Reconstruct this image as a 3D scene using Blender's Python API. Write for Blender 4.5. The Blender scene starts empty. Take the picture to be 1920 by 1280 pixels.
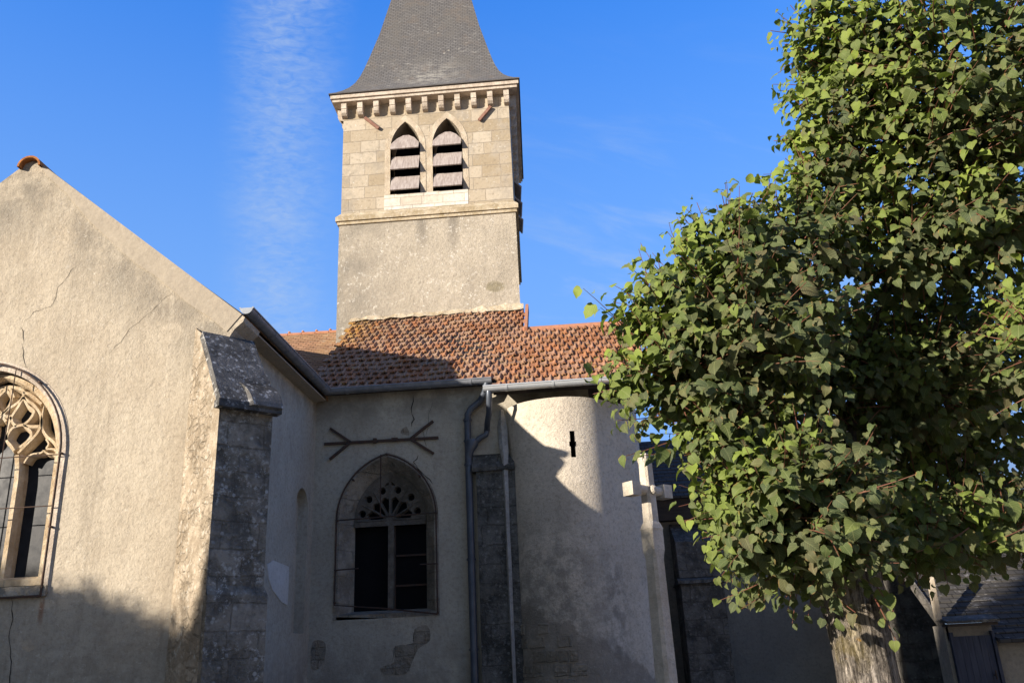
import bpy, math, random
import numpy as np
from mathutils import Vector, Matrix
from mathutils.geometry import tessellate_polygon

R = math.radians
scn = bpy.context.scene
col = scn.collection

# ------------------------------------------------------------------ camera
EYE = Vector((0.0, 0.0, 1.65))
PITCH, ROLL, YAW, FPX = R(19.9), R(2.7), R(-3.5), 1600.0
F = Vector((math.sin(YAW)*math.cos(PITCH), math.cos(YAW)*math.cos(PITCH), math.sin(PITCH)))
R0 = Vector((math.cos(YAW), -math.sin(YAW), 0))
U0 = R0.cross(F)
CR = math.cos(ROLL)*R0 - math.sin(ROLL)*U0
CU = math.sin(ROLL)*R0 + math.cos(ROLL)*U0
cam = bpy.data.cameras.new('camera')
cam.sensor_width = 36.0
cam.lens = FPX/1920*36.0
cam.clip_end = 3000
co = bpy.data.objects.new('camera', cam)
M = Matrix((CR, CU, -F)).transposed().to_4x4()
M.translation = EYE
co.matrix_world = M
col.objects.link(co)
scn.camera = co


def ray(px, py):
    """direction from the eye through a point of the 1920 x 1280 survey photo"""
    return F + (px-960)/FPX*CR - (py-640)/FPX*CU


def at(px, py, Y):
    d = ray(px, py)
    return EYE + d*(Y/d.y)


# ------------------------------------------------------------------ light
SUN_AZ, SUN_EL = R(49), R(15)
SUN_D = Vector((math.sin(SUN_AZ)*math.cos(SUN_EL), math.cos(SUN_AZ)*math.cos(SUN_EL), -math.sin(SUN_EL)))
sun = bpy.data.lights.new('sun', 'SUN')
sun.energy = 5.0
sun.angle = R(0.5)
sun.color = (1.0, 0.90, 0.77)
so = bpy.data.objects.new('sun', sun)
so.rotation_euler = SUN_D.to_track_quat('-Z', 'Y').to_euler()
so.location = (-20, -20, 20)
col.objects.link(so)

world = bpy.data.worlds.new('World')
scn.world = world
world.use_nodes = True


SKY_TINT = (0.60, 2.05, 3.95)
SKY_CAP = (4.8, 6.6, 19.0)
GLARE = (1.7, 1.52, 1.28)


def build_world():
    nt = world.node_tree
    nt.nodes.clear()
    nd, lk = nt.nodes.new, nt.links.new
    out = nd('ShaderNodeOutputWorld')
    bg = nd('ShaderNodeBackground')
    bg.inputs['Strength'].default_value = 0.054
    sky = nd('ShaderNodeTexSky')
    sky.sky_type = 'NISHITA'
    sky.sun_disc = False
    sky.sun_elevation = SUN_EL
    sky.sun_rotation = R(180) + SUN_AZ
    sky.altitude = 200
    sky.air_density = 1.0
    sky.dust_density = 0.3
    sky.ozone_density = 2.5
    hs = nd('ShaderNodeHueSaturation')
    hs.inputs['Saturation'].default_value = 1.22
    hs.inputs['Value'].default_value = 1.9
    lk(sky.outputs[0], hs.inputs['Color'])
    tc = nd('ShaderNodeTexCoord')
    # high thin cloud: one long band of cirrus plus faint veils
    a, b = ray(528, 0).normalized(), ray(536, 640).normalized()
    N = a.cross(b).normalized()
    A = (a - b).normalized()            # along the band
    B = N.cross(A)

    def dot(v):
        n = nd('ShaderNodeVectorMath'); n.operation = 'DOT_PRODUCT'
        lk(tc.outputs['Generated'], n.inputs[0]); n.inputs[1].default_value = v
        return n.outputs['Value']

    def m(op, x, y=None, z=None, clamp=False):
        n = nd('ShaderNodeMath'); n.operation = op; n.use_clamp = clamp
        for i, s in enumerate((x, y, z)):
            if s is None: continue
            if isinstance(s, (int, float)): n.inputs[i].default_value = s
            else: lk(s, n.inputs[i])
        return n.outputs[0]

    def noise(vec, scale, detail, rough=0.55, dist=0.0):
        n = nd('ShaderNodeTexNoise')
        n.inputs['Scale'].default_value = scale; n.inputs['Detail'].default_value = detail
        n.inputs['Roughness'].default_value = rough; n.inputs['Distortion'].default_value = dist
        lk(vec, n.inputs['Vector'])
        return n.outputs['Fac']

    def smooth(x, lo, hi):
        n = nd('ShaderNodeMapRange'); n.interpolation_type = 'SMOOTHSTEP'
        lk(x, n.inputs[0]); n.inputs[1].default_value = lo; n.inputs[2].default_value = hi
        return n.outputs[0]
    s = dot(N); u = dot(A)
    cmb = nd('ShaderNodeCombineXYZ')
    lk(m('MULTIPLY', s, 1.0), cmb.inputs[0]); lk(m('MULTIPLY', u, 2.6), cmb.inputs[1])
    warp = noise(tc.outputs['Generated'], 3.5, 3)
    sd = m('ADD', s, m('MULTIPLY', m('SUBTRACT', warp, 0.5), 0.11))
    sa = m('ABSOLUTE', sd)
    width = m('ADD', 0.078, m('MULTIPLY', u, 0.035))
    band = m('SUBTRACT', 1.0, m('DIVIDE', sa, width), clamp=True)
    band = smooth(band, 0.0, 1.0)
    rip = noise(cmb.outputs[0], 62, 5, 0.62, 0.6)
    rip2 = noise(cmb.outputs[0], 7, 5, 0.65, 0.8)
    mask = m('MULTIPLY', band, smooth(m('ADD', m('MULTIPLY', rip, 0.5), m('MULTIPLY', rip2, 0.62)), 0.30, 0.90))
    mask = m('MULTIPLY', mask, m('ADD', 0.5, m('MULTIPLY', smooth(u, -0.25, 0.5), 0.3)))
    # faint veils low on the right and near the horizon
    c2 = nd('ShaderNodeCombineXYZ')
    lk(m('ADD', m('MULTIPLY', s, 2.0), m('MULTIPLY', u, 1.2)), c2.inputs[0])
    lk(m('SUBTRACT', m('MULTIPLY', u, 9.0), m('MULTIPLY', s, 2.2)), c2.inputs[1])
    veil = smooth(noise(c2.outputs[0], 2.6, 6, 0.6, 0.4), 0.47, 0.8)
    sz = nd('ShaderNodeSeparateXYZ'); lk(tc.outputs['Generated'], sz.inputs[0])
    low = m('SUBTRACT', 1.0, smooth(sz.outputs[2], 0.25, 0.68))
    mask = m('MAXIMUM', mask, m('MULTIPLY', m('MULTIPLY', m('MULTIPLY', veil, low), smooth(s, -0.05, -0.3)), 0.6))
    mix = nd('ShaderNodeMix'); mix.data_type = 'RGBA'
    lk(mask, mix.inputs['Factor'])
    # the camera was exposed for the sunlit walls: the glare round the low sun behind it stays bounded
    def vm(op, x, y):
        n = nd('ShaderNodeVectorMath'); n.operation = op
        for i, q in enumerate((x, y)):
            if isinstance(q, tuple): n.inputs[i].default_value = q
            else: lk(q, n.inputs[i])
        return n.outputs[0]
    c0 = vm('MULTIPLY', hs.outputs[0], SKY_TINT)
    comp = vm('DIVIDE', c0, vm('ADD', vm('DIVIDE', c0, SKY_CAP), (1, 1, 1)))
    sunward = smooth(dot(Vector((-math.sin(SUN_AZ), -math.cos(SUN_AZ), 0))), 0.0, 0.5)
    szz = nd('ShaderNodeSeparateXYZ'); lk(tc.outputs['Generated'], szz.inputs[0])
    sunward = m('MAXIMUM', sunward, smooth(szz.outputs[2], 0.26, 0.08))
    sm = nd('ShaderNodeMix'); sm.data_type = 'RGBA'
    lk(sunward, sm.inputs['Factor']); lk(comp, sm.inputs['A']); sm.inputs['B'].default_value = (*GLARE, 1)
    pale = nd('ShaderNodeMix'); pale.data_type = 'RGBA'
    lk(m('MULTIPLY', smooth(szz.outputs[2], 0.80, 0.25), 0.55), pale.inputs['Factor']); lk(sm.outputs['Result'], pale.inputs['A']); pale.inputs['B'].default_value = (3.2, 5.3, 8.4, 1)
    lk(pale.outputs['Result'], mix.inputs['A'])
    mix.inputs['B'].default_value = (5.2, 6.3, 7.7, 1)
    lk(mix.outputs['Result'], bg.inputs['Color'])
    lk(bg.outputs[0], out.inputs['Surface'])


build_world()
vs = scn.view_settings
vs.view_transform = 'Standard'
vs.look = 'None'
vs.gamma = 1.0
vs.exposure = 0.95
vs.use_curve_mapping = False


# ------------------------------------------------------------------ materials
class Mat:
    """small wrapper that strings procedural nodes together"""

    def __init__(s, name, rough=0.9, metal=0.0, spec=0.3):
        s.m = bpy.data.materials.new(name); s.m.use_nodes = True
        s.nt = s.m.node_tree
        s.p = s.nt.nodes['Principled BSDF']
        s.p.inputs['Roughness'].default_value = rough
        s.p.inputs['Metallic'].default_value = metal
        s.p.inputs['Specular IOR Level'].default_value = spec
        s.tc = s.nt.nodes.new('ShaderNodeTexCoord')
        s.co = s.tc.outputs['Object']
        sp = s.n('ShaderNodeSeparateXYZ'); s.l(s.co, sp.inputs[0])
        s.x, s.y, s.z = sp.outputs

    def n(s, t): return s.nt.nodes.new(t)
    def l(s, a, b): s.nt.links.new(a, b)

    def set(s, sock, v):
        if isinstance(v, bpy.types.NodeSocket): s.l(v, sock)
        elif isinstance(v, (tuple, list)): sock.default_value = tuple(v) + ((1,) if len(v) == 3 and len(sock.default_value) == 4 else ())
        else: sock.default_value = v

    def math(s, op, a, b=0.0, c=0.0, clamp=False):
        n = s.n('ShaderNodeMath'); n.operation = op; n.use_clamp = clamp
        s.set(n.inputs[0], a); s.set(n.inputs[1], b); s.set(n.inputs[2], c)
        return n.outputs[0]

    def scale(s, v, k):
        n = s.n('ShaderNodeVectorMath'); n.operation = 'MULTIPLY'
        s.l(v, n.inputs[0]); n.inputs[1].default_value = k
        return n.outputs[0]

    def noise(s, scale, detail=4, rough=0.6, dist=0.0, vec=None, stretch=None, color=False):
        v = vec or s.co
        if stretch: v = s.scale(v, stretch)
        n = s.n('ShaderNodeTexNoise'); s.l(v, n.inputs['Vector'])
        n.inputs['Scale'].default_value = scale; n.inputs['Detail'].default_value = detail
        n.inputs['Roughness'].default_value = rough; n.inputs['Distortion'].default_value = dist
        return n.outputs['Color' if color else 'Fac']

    def vor(s, scale, feat='F1', vec=None, out='Distance', stretch=None, rand=1.0):
        v = vec or s.co
        if stretch: v = s.scale(v, stretch)
        n = s.n('ShaderNodeTexVoronoi'); n.feature = feat
        s.l(v, n.inputs['Vector']); n.inputs['Scale'].default_value = scale
        n.inputs['Randomness'].default_value = rand
        return n.outputs[out]

    def step(s, x, lo, hi, a=0.0, b=1.0):
        n = s.n('ShaderNodeMapRange'); n.interpolation_type = 'SMOOTHSTEP'
        s.set(n.inputs[0], x); s.set(n.inputs[1], lo); s.set(n.inputs[2], hi); s.set(n.inputs[3], a); s.set(n.inputs[4], b)
        return n.outputs[0]

    def mix(s, f, a, b, mode='MIX'):
        n = s.n('ShaderNodeMix'); n.data_type = 'RGBA'; n.blend_type = mode
        s.set(n.inputs['Factor'], f); s.set(n.inputs['A'], a); s.set(n.inputs['B'], b)
        return n.outputs['Result']

    def attr(s, name, out='Color'):
        n = s.n('ShaderNodeAttribute'); n.attribute_name = name
        return n.outputs[out]

    def bump(s, h, strength=0.5, dist=0.02):
        n = s.n('ShaderNodeBump'); s.set(n.inputs['Strength'], strength); n.inputs['Distance'].default_value = dist
        s.l(h, n.inputs['Height'])
        if s.p.inputs['Normal'].is_linked:
            s.l(s.p.inputs['Normal'].links[0].from_socket, n.inputs['Normal'])
        s.l(n.outputs[0], s.p.inputs['Normal'])

    def color(s, c): s.set(s.p.inputs['Base Color'], c); return s.m
    def box(s, axis, lo, hi, soft): return s.math('MULTIPLY', s.step(axis, lo-soft, lo+soft), s.math('SUBTRACT', 1.0, s.step(axis, hi-soft, hi+soft)))


def plaster(name, base, alt, dirt, white, fleck=0.5, rough_bump=0.6, dirt_amt=0.5, extra=None, flo=0.58):
    m = Mat(name, 0.95, 0, 0.15)
    big = m.noise(0.9, 5, 0.62)
    mid = m.noise(5, 5, 0.65)
    c = m.mix(m.step(big, 0.35, 0.68), base, alt)
    c = m.mix(m.math('MULTIPLY', m.step(mid, 0.45, 0.72), 0.35), c, alt)
    drip = m.noise(1.5, 5, 0.65, 0.3, stretch=(1.6, 1.6, 0.35))
    c = m.mix(m.math('MULTIPLY', m.step(m.math('ADD', m.math('MULTIPLY', drip, 0.7), m.math('MULTIPLY', mid, 0.3)), 0.5, 0.72), dirt_amt), c, dirt)
    if extra: c = extra(m, c, mid)
    grain = m.noise(17, 5, 0.78)
    c = m.mix(m.math('MULTIPLY', m.step(grain, 0.54, 0.3), 0.55), c, dirt)
    c = m.mix(m.math('MULTIPLY', m.step(grain, 0.55, 0.75), 0.3), c, white)
    fl = m.math('MULTIPLY', m.step(m.noise(15, 4, 0.75), flo, flo+0.08), m.step(m.noise(2.3, 4, 0.6), 0.38, 0.62))
    c = m.mix(m.math('MULTIPLY', fl, fleck), c, white)
    h = m.math('ADD', m.math('MULTIPLY', m.noise(33, 5, 0.78), 0.75), m.math('MULTIPLY', m.noise(12, 4, 0.7), 0.5))
    m.bump(h, rough_bump, 0.03)
    m.bump(m.noise(2.2, 4, 0.6), 0.45, 0.07)
    return m.color(c)


def gable_extra(m, c, mid):
    # weather grime that runs along below the sloping edges of the gable (x = -7.3 is its axis)
    ax = m.math('ABSOLUTE', m.math('ADD', m.x, 7.3))
    d = m.math('ADD', m.math('MULTIPLY', m.math('SUBTRACT', m.z, 8.46), 0.776), m.math('MULTIPLY', ax, 0.631))
    d = m.math('MULTIPLY', d, -1.0)                      # distance below the slope
    nb = m.noise(1.6, 5, 0.65)
    w = m.math('MULTIPLY', m.step(d, 0.1, 0.3), m.step(d, 1.25, 0.35))
    w = m.math('MULTIPLY', w, m.step(nb, 0.34, 0.6))
    c = m.mix(m.math('MULTIPLY', w, 0.6), c, (0.19, 0.17, 0.14))
    top = m.math('MULTIPLY', m.step(m.z, 7.2, 8.0), m.step(mid, 0.35, 0.65))
    c = m.mix(m.math('MULTIPLY', top, 0.5), c, (0.17, 0.15, 0.12))
    st = m.noise(2.6, 5, 0.7, 0.2, stretch=(2.2, 1, 0.16))
    c = m.mix(m.math('MULTIPLY', m.step(st, 0.52, 0.7), 0.4), c, (0.27, 0.225, 0.17))
    c = m.mix(m.math('MULTIPLY', m.step(st, 0.46, 0.3), 0.35), c, (0.56, 0.49, 0.385))
    rx = m.math('ABSOLUTE', m.math('ADD', m.x, 6.27))
    rust = m.math('MULTIPLY', m.math('MULTIPLY', m.step(rx, 0.045, 0.01), m.box(m.z, 2.2, 2.5, 0.1)), m.step(mid, 0.3, 0.5))
    c = m.mix(m.math('MULTIPLY', rust, 0.7), c, (0.25, 0.10, 0.04))
    foot = m.math('MULTIPLY', m.step(m.z, 2.6, 1.2), m.step(mid, 0.3, 0.6))
    return m.mix(m.math('MULTIPLY', foot, 0.45), c, (0.2, 0.17, 0.13))


def chapel_extra(m, c, mid):
    nb = m.noise(2.2, 5, 0.65)
    topd = m.math('MULTIPLY', m.step(m.z, 5.2, 5.75), m.step(nb, 0.35, 0.62))
    c = m.mix(m.math('MULTIPLY', topd, 0.6), c, (0.15, 0.135, 0.11))
    low = m.math('MULTIPLY', m.step(m.z, 2.3, 1.2), m.step(nb, 0.32, 0.58))
    return m.mix(m.math('MULTIPLY', low, 0.5), c, (0.17, 0.15, 0.125))


def turret_extra(m, c, mid):
    nb = m.noise(2.6, 6, 0.75)
    damp = m.math('MULTIPLY', m.step(m.z, 4.3, 2.6), m.step(nb, 0.40, 0.60))
    damp = m.math('MULTIPLY', damp, m.step(m.x, 0.9, -0.2))
    c = m.mix(m.math('MULTIPLY', damp, 0.62), c, (0.14, 0.135, 0.12))
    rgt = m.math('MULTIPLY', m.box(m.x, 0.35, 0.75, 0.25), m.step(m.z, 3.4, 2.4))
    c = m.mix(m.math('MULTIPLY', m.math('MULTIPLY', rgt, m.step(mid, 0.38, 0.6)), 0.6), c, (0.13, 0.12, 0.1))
    edge = m.math('ADD', m.math('ADD', m.z, m.math('MULTIPLY', m.x, 0.55)), m.math('MULTIPLY', m.math('SUBTRACT', m.noise(3.5, 5, 0.65), 0.5), 0.9))
    base = m.step(edge, 1.95, 1.8)
    return m.mix(m.math('MULTIPLY', base, 0.7), c, (0.2, 0.175, 0.14))


def shaft_extra(m, c, mid):
    nb = m.noise(1.2, 5, 0.6)
    w = m.math('MULTIPLY', m.step(m.x, -3.3, -4.6), m.step(nb, 0.3, 0.55))
    c = m.mix(m.math('MULTIPLY', w, 0.55), c, (0.19, 0.175, 0.15))
    for cx, cz, r in ((-1.32, 8.98, 0.17),):
        dd = m.math('SQRT', m.math('ADD', m.math('POWER', m.math('SUBTRACT', m.x, cx), 2), m.math('MULTIPLY', m.math('POWER', m.math('SUBTRACT', m.z, cz), 2), 2.2)))
        dd = m.math('ADD', dd, m.math('MULTIPLY', m.math('SUBTRACT', mid, 0.5), 0.25))
        c = m.mix(m.math('MULTIPLY', m.step(dd, r+0.06, r-0.03), 0.8), c, (0.22, 0.19, 0.12))
    for cx in (-2.9, -2.2):                              # wash-down stains under the two bell openings
        dd = m.math('ABSOLUTE', m.math('SUBTRACT', m.x, cx))
        st = m.math('MULTIPLY', m.step(dd, 0.2, 0.02), m.step(m.z, 9.7, 10.6))
        c = m.mix(m.math('MULTIPLY', m.math('MULTIPLY', st, m.step(nb, 0.3, 0.5)), 0.6), c, (0.15, 0.135, 0.115))
    return c


def ashlar(name, w, h, cols, mortar, size=0.012, vertical_axis=True, lich=0.3, offx=0.0, ydir=0.0):
    m = Mat(name, 0.92, 0, 0.15)
    wob = m.noise(3.2, 3, 0.6, color=True)
    cb = m.n('ShaderNodeCombineXYZ')
    hx = m.math('ADD', m.x, m.math('MULTIPLY', m.y, ydir)) if ydir else m.x
    m.l(m.math('ADD', hx, offx), cb.inputs[0]); m.l(m.z, cb.inputs[1])
    vm = m.n('ShaderNodeVectorMath'); vm.operation = 'MULTIPLY_ADD'
    m.l(wob, vm.inputs[0]); vm.inputs[1].default_value = (0.03, 0.03, 0); m.l(cb.outputs[0], vm.inputs[2])

    def brick(c1, c2, mo, bias=0.0):
        b = m.n('ShaderNodeTexBrick'); m.l(vm.outputs[0], b.inputs['Vector'])
        b.inputs['Color1'].default_value = (*c1, 1); b.inputs['Color2'].default_value = (*c2, 1); b.inputs['Mortar'].default_value = (*mo, 1)
        b.inputs['Scale'].default_value = 1.0; b.inputs['Mortar Size'].default_value = size; b.inputs['Mortar Smooth'].default_value = 0.4
        b.inputs['Brick Width'].default_value = w; b.inputs['Row Height'].default_value = h; b.inputs['Bias'].default_value = bias
        b.offset = 0.43; b.offset_frequency = 2; b.squash = 0.7; b.squash_frequency = 3
        return b
    b = brick(cols[0], cols[1], mortar)
    c = b.outputs['Color']
    blot = m.noise(1.6, 4, 0.6)
    c = m.mix(m.math('MULTIPLY', m.step(blot, 0.5, 0.68), 0.6), c, cols[2])
    g = m.noise(14, 5, 0.7)
    c = m.mix(m.math('MULTIPLY', m.step(g, 0.5, 0.28), 0.5), c, (cols[1][0]*0.45, cols[1][1]*0.43, cols[1][2]*0.42))
    gy = m.math('MULTIPLY', m.step(m.noise(0.8, 5, 0.7), 0.45, 0.62), m.step(m.noise(6, 4, 0.7), 0.35, 0.6))
    c = m.mix(m.math('MULTIPLY', gy, 0.55), c, (0.25, 0.22, 0.18))
    fl = m.math('MULTIPLY', m.step(m.noise(21, 3, 0.75), 0.60, 0.69), m.step(m.noise(2.6, 4, 0.6), 0.45, 0.62))
    c = m.mix(m.math('MULTIPLY', fl, lich), c, (0.62, 0.6, 0.54))
    m.bump(m.math('SUBTRACT', 1.0, b.outputs['Fac']), 0.7, 0.015)
    m.bump(m.math('ADD', g, m.math('MULTIPLY', m.noise(60, 3, 0.7), 0.3)), 0.45, 0.02)
    return m.color(c)


def lichen_stone(name, base, dark, white, amt=0.5, course=None, ydir=0.0, rubble=False):
    m = Mat(name, 0.95, 0, 0.12)
    a = m.noise(3.0, 5, 0.7)
    c = m.mix(m.step(a, 0.35, 0.65), dark, base)
    if course:
        cb = m.n('ShaderNodeCombineXYZ')
        m.l(m.math('ADD', m.x, m.math('MULTIPLY', m.y, ydir)), cb.inputs[0]); m.l(m.z, cb.inputs[1])
        wob = m.noise(2.5, 3, 0.6, color=True)
        vm = m.n('ShaderNodeVectorMath'); vm.operation = 'MULTIPLY_ADD'
        m.l(wob, vm.inputs[0]); vm.inputs[1].default_value = (0.13, 0.09, 0); m.l(cb.outputs[0], vm.inputs[2])
        b = m.n('ShaderNodeTexBrick'); m.l(vm.outputs[0], b.inputs['Vector'])
        b.inputs['Color1'].default_value = (1, 1, 1, 1); b.inputs['Color2'].default_value = (0.78, 0.77, 0.75, 1); b.inputs['Mortar'].default_value = (0.7, 0.68, 0.65, 1)
        b.inputs['Scale'].default_value = 1; b.inputs['Mortar Size'].default_value = 0.012; b.inputs['Mortar Smooth'].default_value = 0.6
        b.inputs['Brick Width'].default_value = course[0]; b.inputs['Row Height'].default_value = course[1]
        b.offset = 0.37; b.squash = 0.8; b.squash_frequency = 3
        c = m.mix(1.0, c, b.outputs['Color'], 'MULTIPLY')
        m.bump(m.math('MULTIPLY', m.math('SUBTRACT', 1.0, b.outputs['Fac']), m.step(m.noise(3.0, 4, 0.6), 0.35, 0.55)), 0.8, 0.02)
        m.bump(m.noise(6, 5, 0.7), 0.7, 0.05)
    if rubble:
        wv = m.n('ShaderNodeVectorMath'); wv.operation = 'MULTIPLY_ADD'
        m.l(m.noise(4, 3, 0.6, color=True), wv.inputs[0]); wv.inputs[1].default_value = (0.12, 0.12, 0.12); m.l(m.scale(m.co, (1.0, 1.0, 1.7)), wv.inputs[2])
        ed = m.vor(5.2, 'DISTANCE_TO_EDGE', vec=wv.outputs[0])
        tone = m.vor(5.2, 'F1', vec=wv.outputs[0], out='Color')
        sc = m.n('ShaderNodeSeparateColor'); m.l(tone, sc.inputs[0])
        c = m.mix(m.math('MULTIPLY', m.step(sc.outputs[0], 0.3, 1.0), 0.5), c, dark)
        c = m.mix(m.math('MULTIPLY', m.step(ed, 0.07, 0.0), m.step(m.noise(2.6, 4, 0.6), 0.54, 0.70)), c, (dark[0]*.6, dark[1]*.6, dark[2]*.6))
        m.bump(m.math('MULTIPLY', m.step(ed, 0.0, 0.2), m.step(m.noise(2.6, 4, 0.6), 0.38, 0.62)), 0.9, 0.04)
        m.bump(m.noise(9, 5, 0.7), 0.8, 0.05)
    g = m.noise(16, 5, 0.75)
    c = m.mix(m.math('MULTIPLY', m.step(g, 0.5, 0.3), 0.55), c, dark)
    v = m.vor(9, vec=None)
    sp = m.math('MULTIPLY', m.step(m.math('ADD', v, m.math('MULTIPLY', m.noise(25, 3, 0.7), 0.35)), 0.44, 0.3), m.step(m.noise(1.9, 4, 0.65), 0.36, 0.56))
    sp = m.math('MAXIMUM', sp, m.math('MULTIPLY', m.step(m.noise(13, 5, 0.78), 0.53, 0.64), m.step(m.noise(1.6, 3, 0.6), 0.36, 0.56)))
    c = m.mix(m.math('MULTIPLY', sp, amt), c, white)
    m.bump(m.math('ADD', g, m.math('MULTIPLY', m.noise(50, 3, 0.7), 0.4)), 0.8, 0.03)
    return m.color(c)


def simple(name, c, c2, scale=12, rough=0.7, metal=0.0, spec=0.3, bump=0.2, stretch=None, bd=0.01):
    m = Mat(name, rough, metal, spec)
    n = m.noise(scale, 5, 0.65, stretch=stretch)
    m.bump(n, bump, bd)
    m.set(m.p.inputs['Roughness'], m.step(n, 0.3, 0.7, max(rough-0.1, 0), min(rough+0.1, 1)))
    return m.color(m.mix(m.step(n, 0.32, 0.68), c, c2))


MT = {}
MT['gable'] = plaster('gable_roughcast', (0.48, 0.415, 0.32), (0.405, 0.34, 0.255), (0.22, 0.185, 0.14), (0.66, 0.61, 0.52), 0.45, 0.75, 0.3, gable_extra)
MT['coping'] = plaster('smooth_cement', (0.38, 0.325, 0.25), (0.33, 0.28, 0.215), (0.26, 0.22, 0.175), (0.55, 0.5, 0.43), 0.12, 0.18, 0.35)
MT['chapel'] = plaster('chapel_roughcast', (0.46, 0.42, 0.335), (0.39, 0.35, 0.275), (0.21, 0.185, 0.145), (0.6, 0.58, 0.52), 0.12, 0.4, 0.4, chapel_extra)
MT['turret'] = plaster('turret_roughcast', (0.62, 0.55, 0.45), (0.53, 0.465, 0.375), (0.24, 0.205, 0.16), (0.66, 0.62, 0.54), 0.25, 1.0, 0.22, turret_extra)
MT['shaft'] = plaster('tower_roughcast', (0.44, 0.385, 0.305), (0.35, 0.305, 0.24), (0.2, 0.175, 0.14), (0.72, 0.68, 0.6), 0.75, 0.9, 0.3, shaft_extra, 0.56)
MT['pale'] = plaster('pale_plaster', (0.62, 0.6, 0.55), (0.55, 0.52, 0.46), (0.35, 0.33, 0.29), (0.7, 0.68, 0.63), 0.2, 0.3, 0.2)
MT['patch'] = lichen_stone('exposed_wall_stone', (0.36, 0.315, 0.245), (0.24, 0.21, 0.165), (0.5, 0.48, 0.43), 0.2, (0.34, 0.17))
MT['mortar'] = plaster('white_mortar', (0.42, 0.41, 0.385), (0.3, 0.29, 0.27), (0.14, 0.13, 0.12), (0.8, 0.8, 0.8), 0.3, 0.5, 0.45)
MT['belfry'] = ashlar('belfry_ashlar', 0.62, 0.30, ((0.46, 0.395, 0.305), (0.33, 0.265, 0.18), (0.40, 0.35, 0.285)), (0.29, 0.245, 0.19), 0.007, lich=0.75, offx=0.2)
MT['cornice'] = lichen_stone('cornice_stone', (0.58, 0.5, 0.41), (0.40, 0.33, 0.26), (0.62, 0.58, 0.5), 0.25)
MT['jamb'] = lichen_stone('jamb_stone', (0.53, 0.455, 0.35), (0.40, 0.325, 0.235), (0.66, 0.62, 0.54), 0.25)
MT['sill'] = ashlar('pale_sill_ashlar', 0.48, 0.21, ((0.66, 0.62, 0.55), (0.55, 0.48, 0.39), (0.6, 0.55, 0.46)), (0.4, 0.35, 0.28), 0.006, lich=0.4)
MT['stringc'] = lichen_stone('string_course_stone', (0.52, 0.44, 0.32), (0.34, 0.27, 0.17), (0.64, 0.6, 0.52), 0.5)
MT['tracery'] = lichen_stone('tracery_stone', (0.60, 0.49, 0.34), (0.42, 0.31, 0.19), (0.66, 0.6, 0.5), 0.35)
MT['wstone'] = lichen_stone('grey_window_stone', (0.40, 0.36, 0.29), (0.25, 0.22, 0.175), (0.55, 0.53, 0.49), 0.2, (0.9, 0.42))
MT['fan'] = lichen_stone('dull_fan_stone', (0.19, 0.165, 0.135), (0.10, 0.088, 0.07), (0.3, 0.28, 0.25), 0.2)
MT['rubble'] = lichen_stone('buttress_rubble', (0.47, 0.39, 0.295), (0.26, 0.21, 0.15), (0.62, 0.58, 0.5), 0.5, rubble=True)
MT['butt'] = lichen_stone('buttress_ashlar', (0.32, 0.28, 0.225), (0.12, 0.108, 0.09), (0.55, 0.53, 0.48), 0.6, (0.6, 0.29), 0.9)
MT['cap'] = lichen_stone('mossy_capstone', (0.13, 0.125, 0.12), (0.045, 0.043, 0.04), (0.55, 0.55, 0.54), 0.6)
MT['pil'] = lichen_stone('dark_pilaster_stone', (0.17, 0.165, 0.15), (0.06, 0.06, 0.055), (0.4, 0.4, 0.38), 0.3, (0.7, 0.3))
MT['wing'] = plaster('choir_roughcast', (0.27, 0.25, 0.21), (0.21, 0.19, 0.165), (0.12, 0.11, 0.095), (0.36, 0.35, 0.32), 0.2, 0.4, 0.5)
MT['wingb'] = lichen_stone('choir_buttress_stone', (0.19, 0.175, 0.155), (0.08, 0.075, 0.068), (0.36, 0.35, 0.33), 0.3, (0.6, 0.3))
MT['cross'] = lichen_stone('white_cross_stone', (0.62, 0.56, 0.47), (0.46, 0.40, 0.315), (0.34, 0.33, 0.29), 0.4)
MT['zinc'] = simple('zinc_sheet', (0.52, 0.535, 0.55), (0.42, 0.44, 0.46), 6, 0.5, 0.35, 0.5, 0.1)
MT['zinc_shade'] = simple('shaded_zinc_sheet', (0.27, 0.285, 0.31), (0.19, 0.205, 0.23), 6, 0.5, 0.35, 0.4, 0.12)  # same zinc with shade in its colour, for the gutter out of the sun
MT['pipe'] = simple('painted_downpipe', (0.085, 0.10, 0.125), (0.06, 0.07, 0.09), 5, 0.42, 0.25, 0.4, 0.05)
MT['iron'] = simple('rusty_iron', (0.05, 0.04, 0.035), (0.10, 0.055, 0.035), 20, 0.8, 0.2, 0.3, 0.3)
MT['rust'] = simple('red_rust_iron', (0.2, 0.1, 0.07), (0.28, 0.16, 0.12), 16, 0.85, 0.1, 0.2, 0.3)
MT['louvre'] = simple('weathered_oak', (0.25, 0.205, 0.185), (0.40, 0.35, 0.32), 9, 0.85, 0, 0.2, 0.5, (3.5, 1, 0.25))
MT['darkwood'] = simple('dark_wood', (0.035, 0.028, 0.024), (0.06, 0.048, 0.04), 6, 0.8, 0, 0.2, 0.3, (0.4, 1, 3))
MT['black'] = simple('dark_interior', (0.006, 0.006, 0.007), (0.01, 0.01, 0.011), 3, 0.9, 0, 0.1, 0)
MT['glass'] = simple('leaded_glass', (0.008, 0.009, 0.012), (0.018, 0.02, 0.025), 7, 0.45, 0, 0.25, 0.12, None, 0.01)
MT['doorblue'] = simple('blue_door_paint', (0.035, 0.045, 0.075), (0.022, 0.028, 0.05), 5, 0.6, 0, 0.3, 0.2, (5, 1, 0.4))
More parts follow.
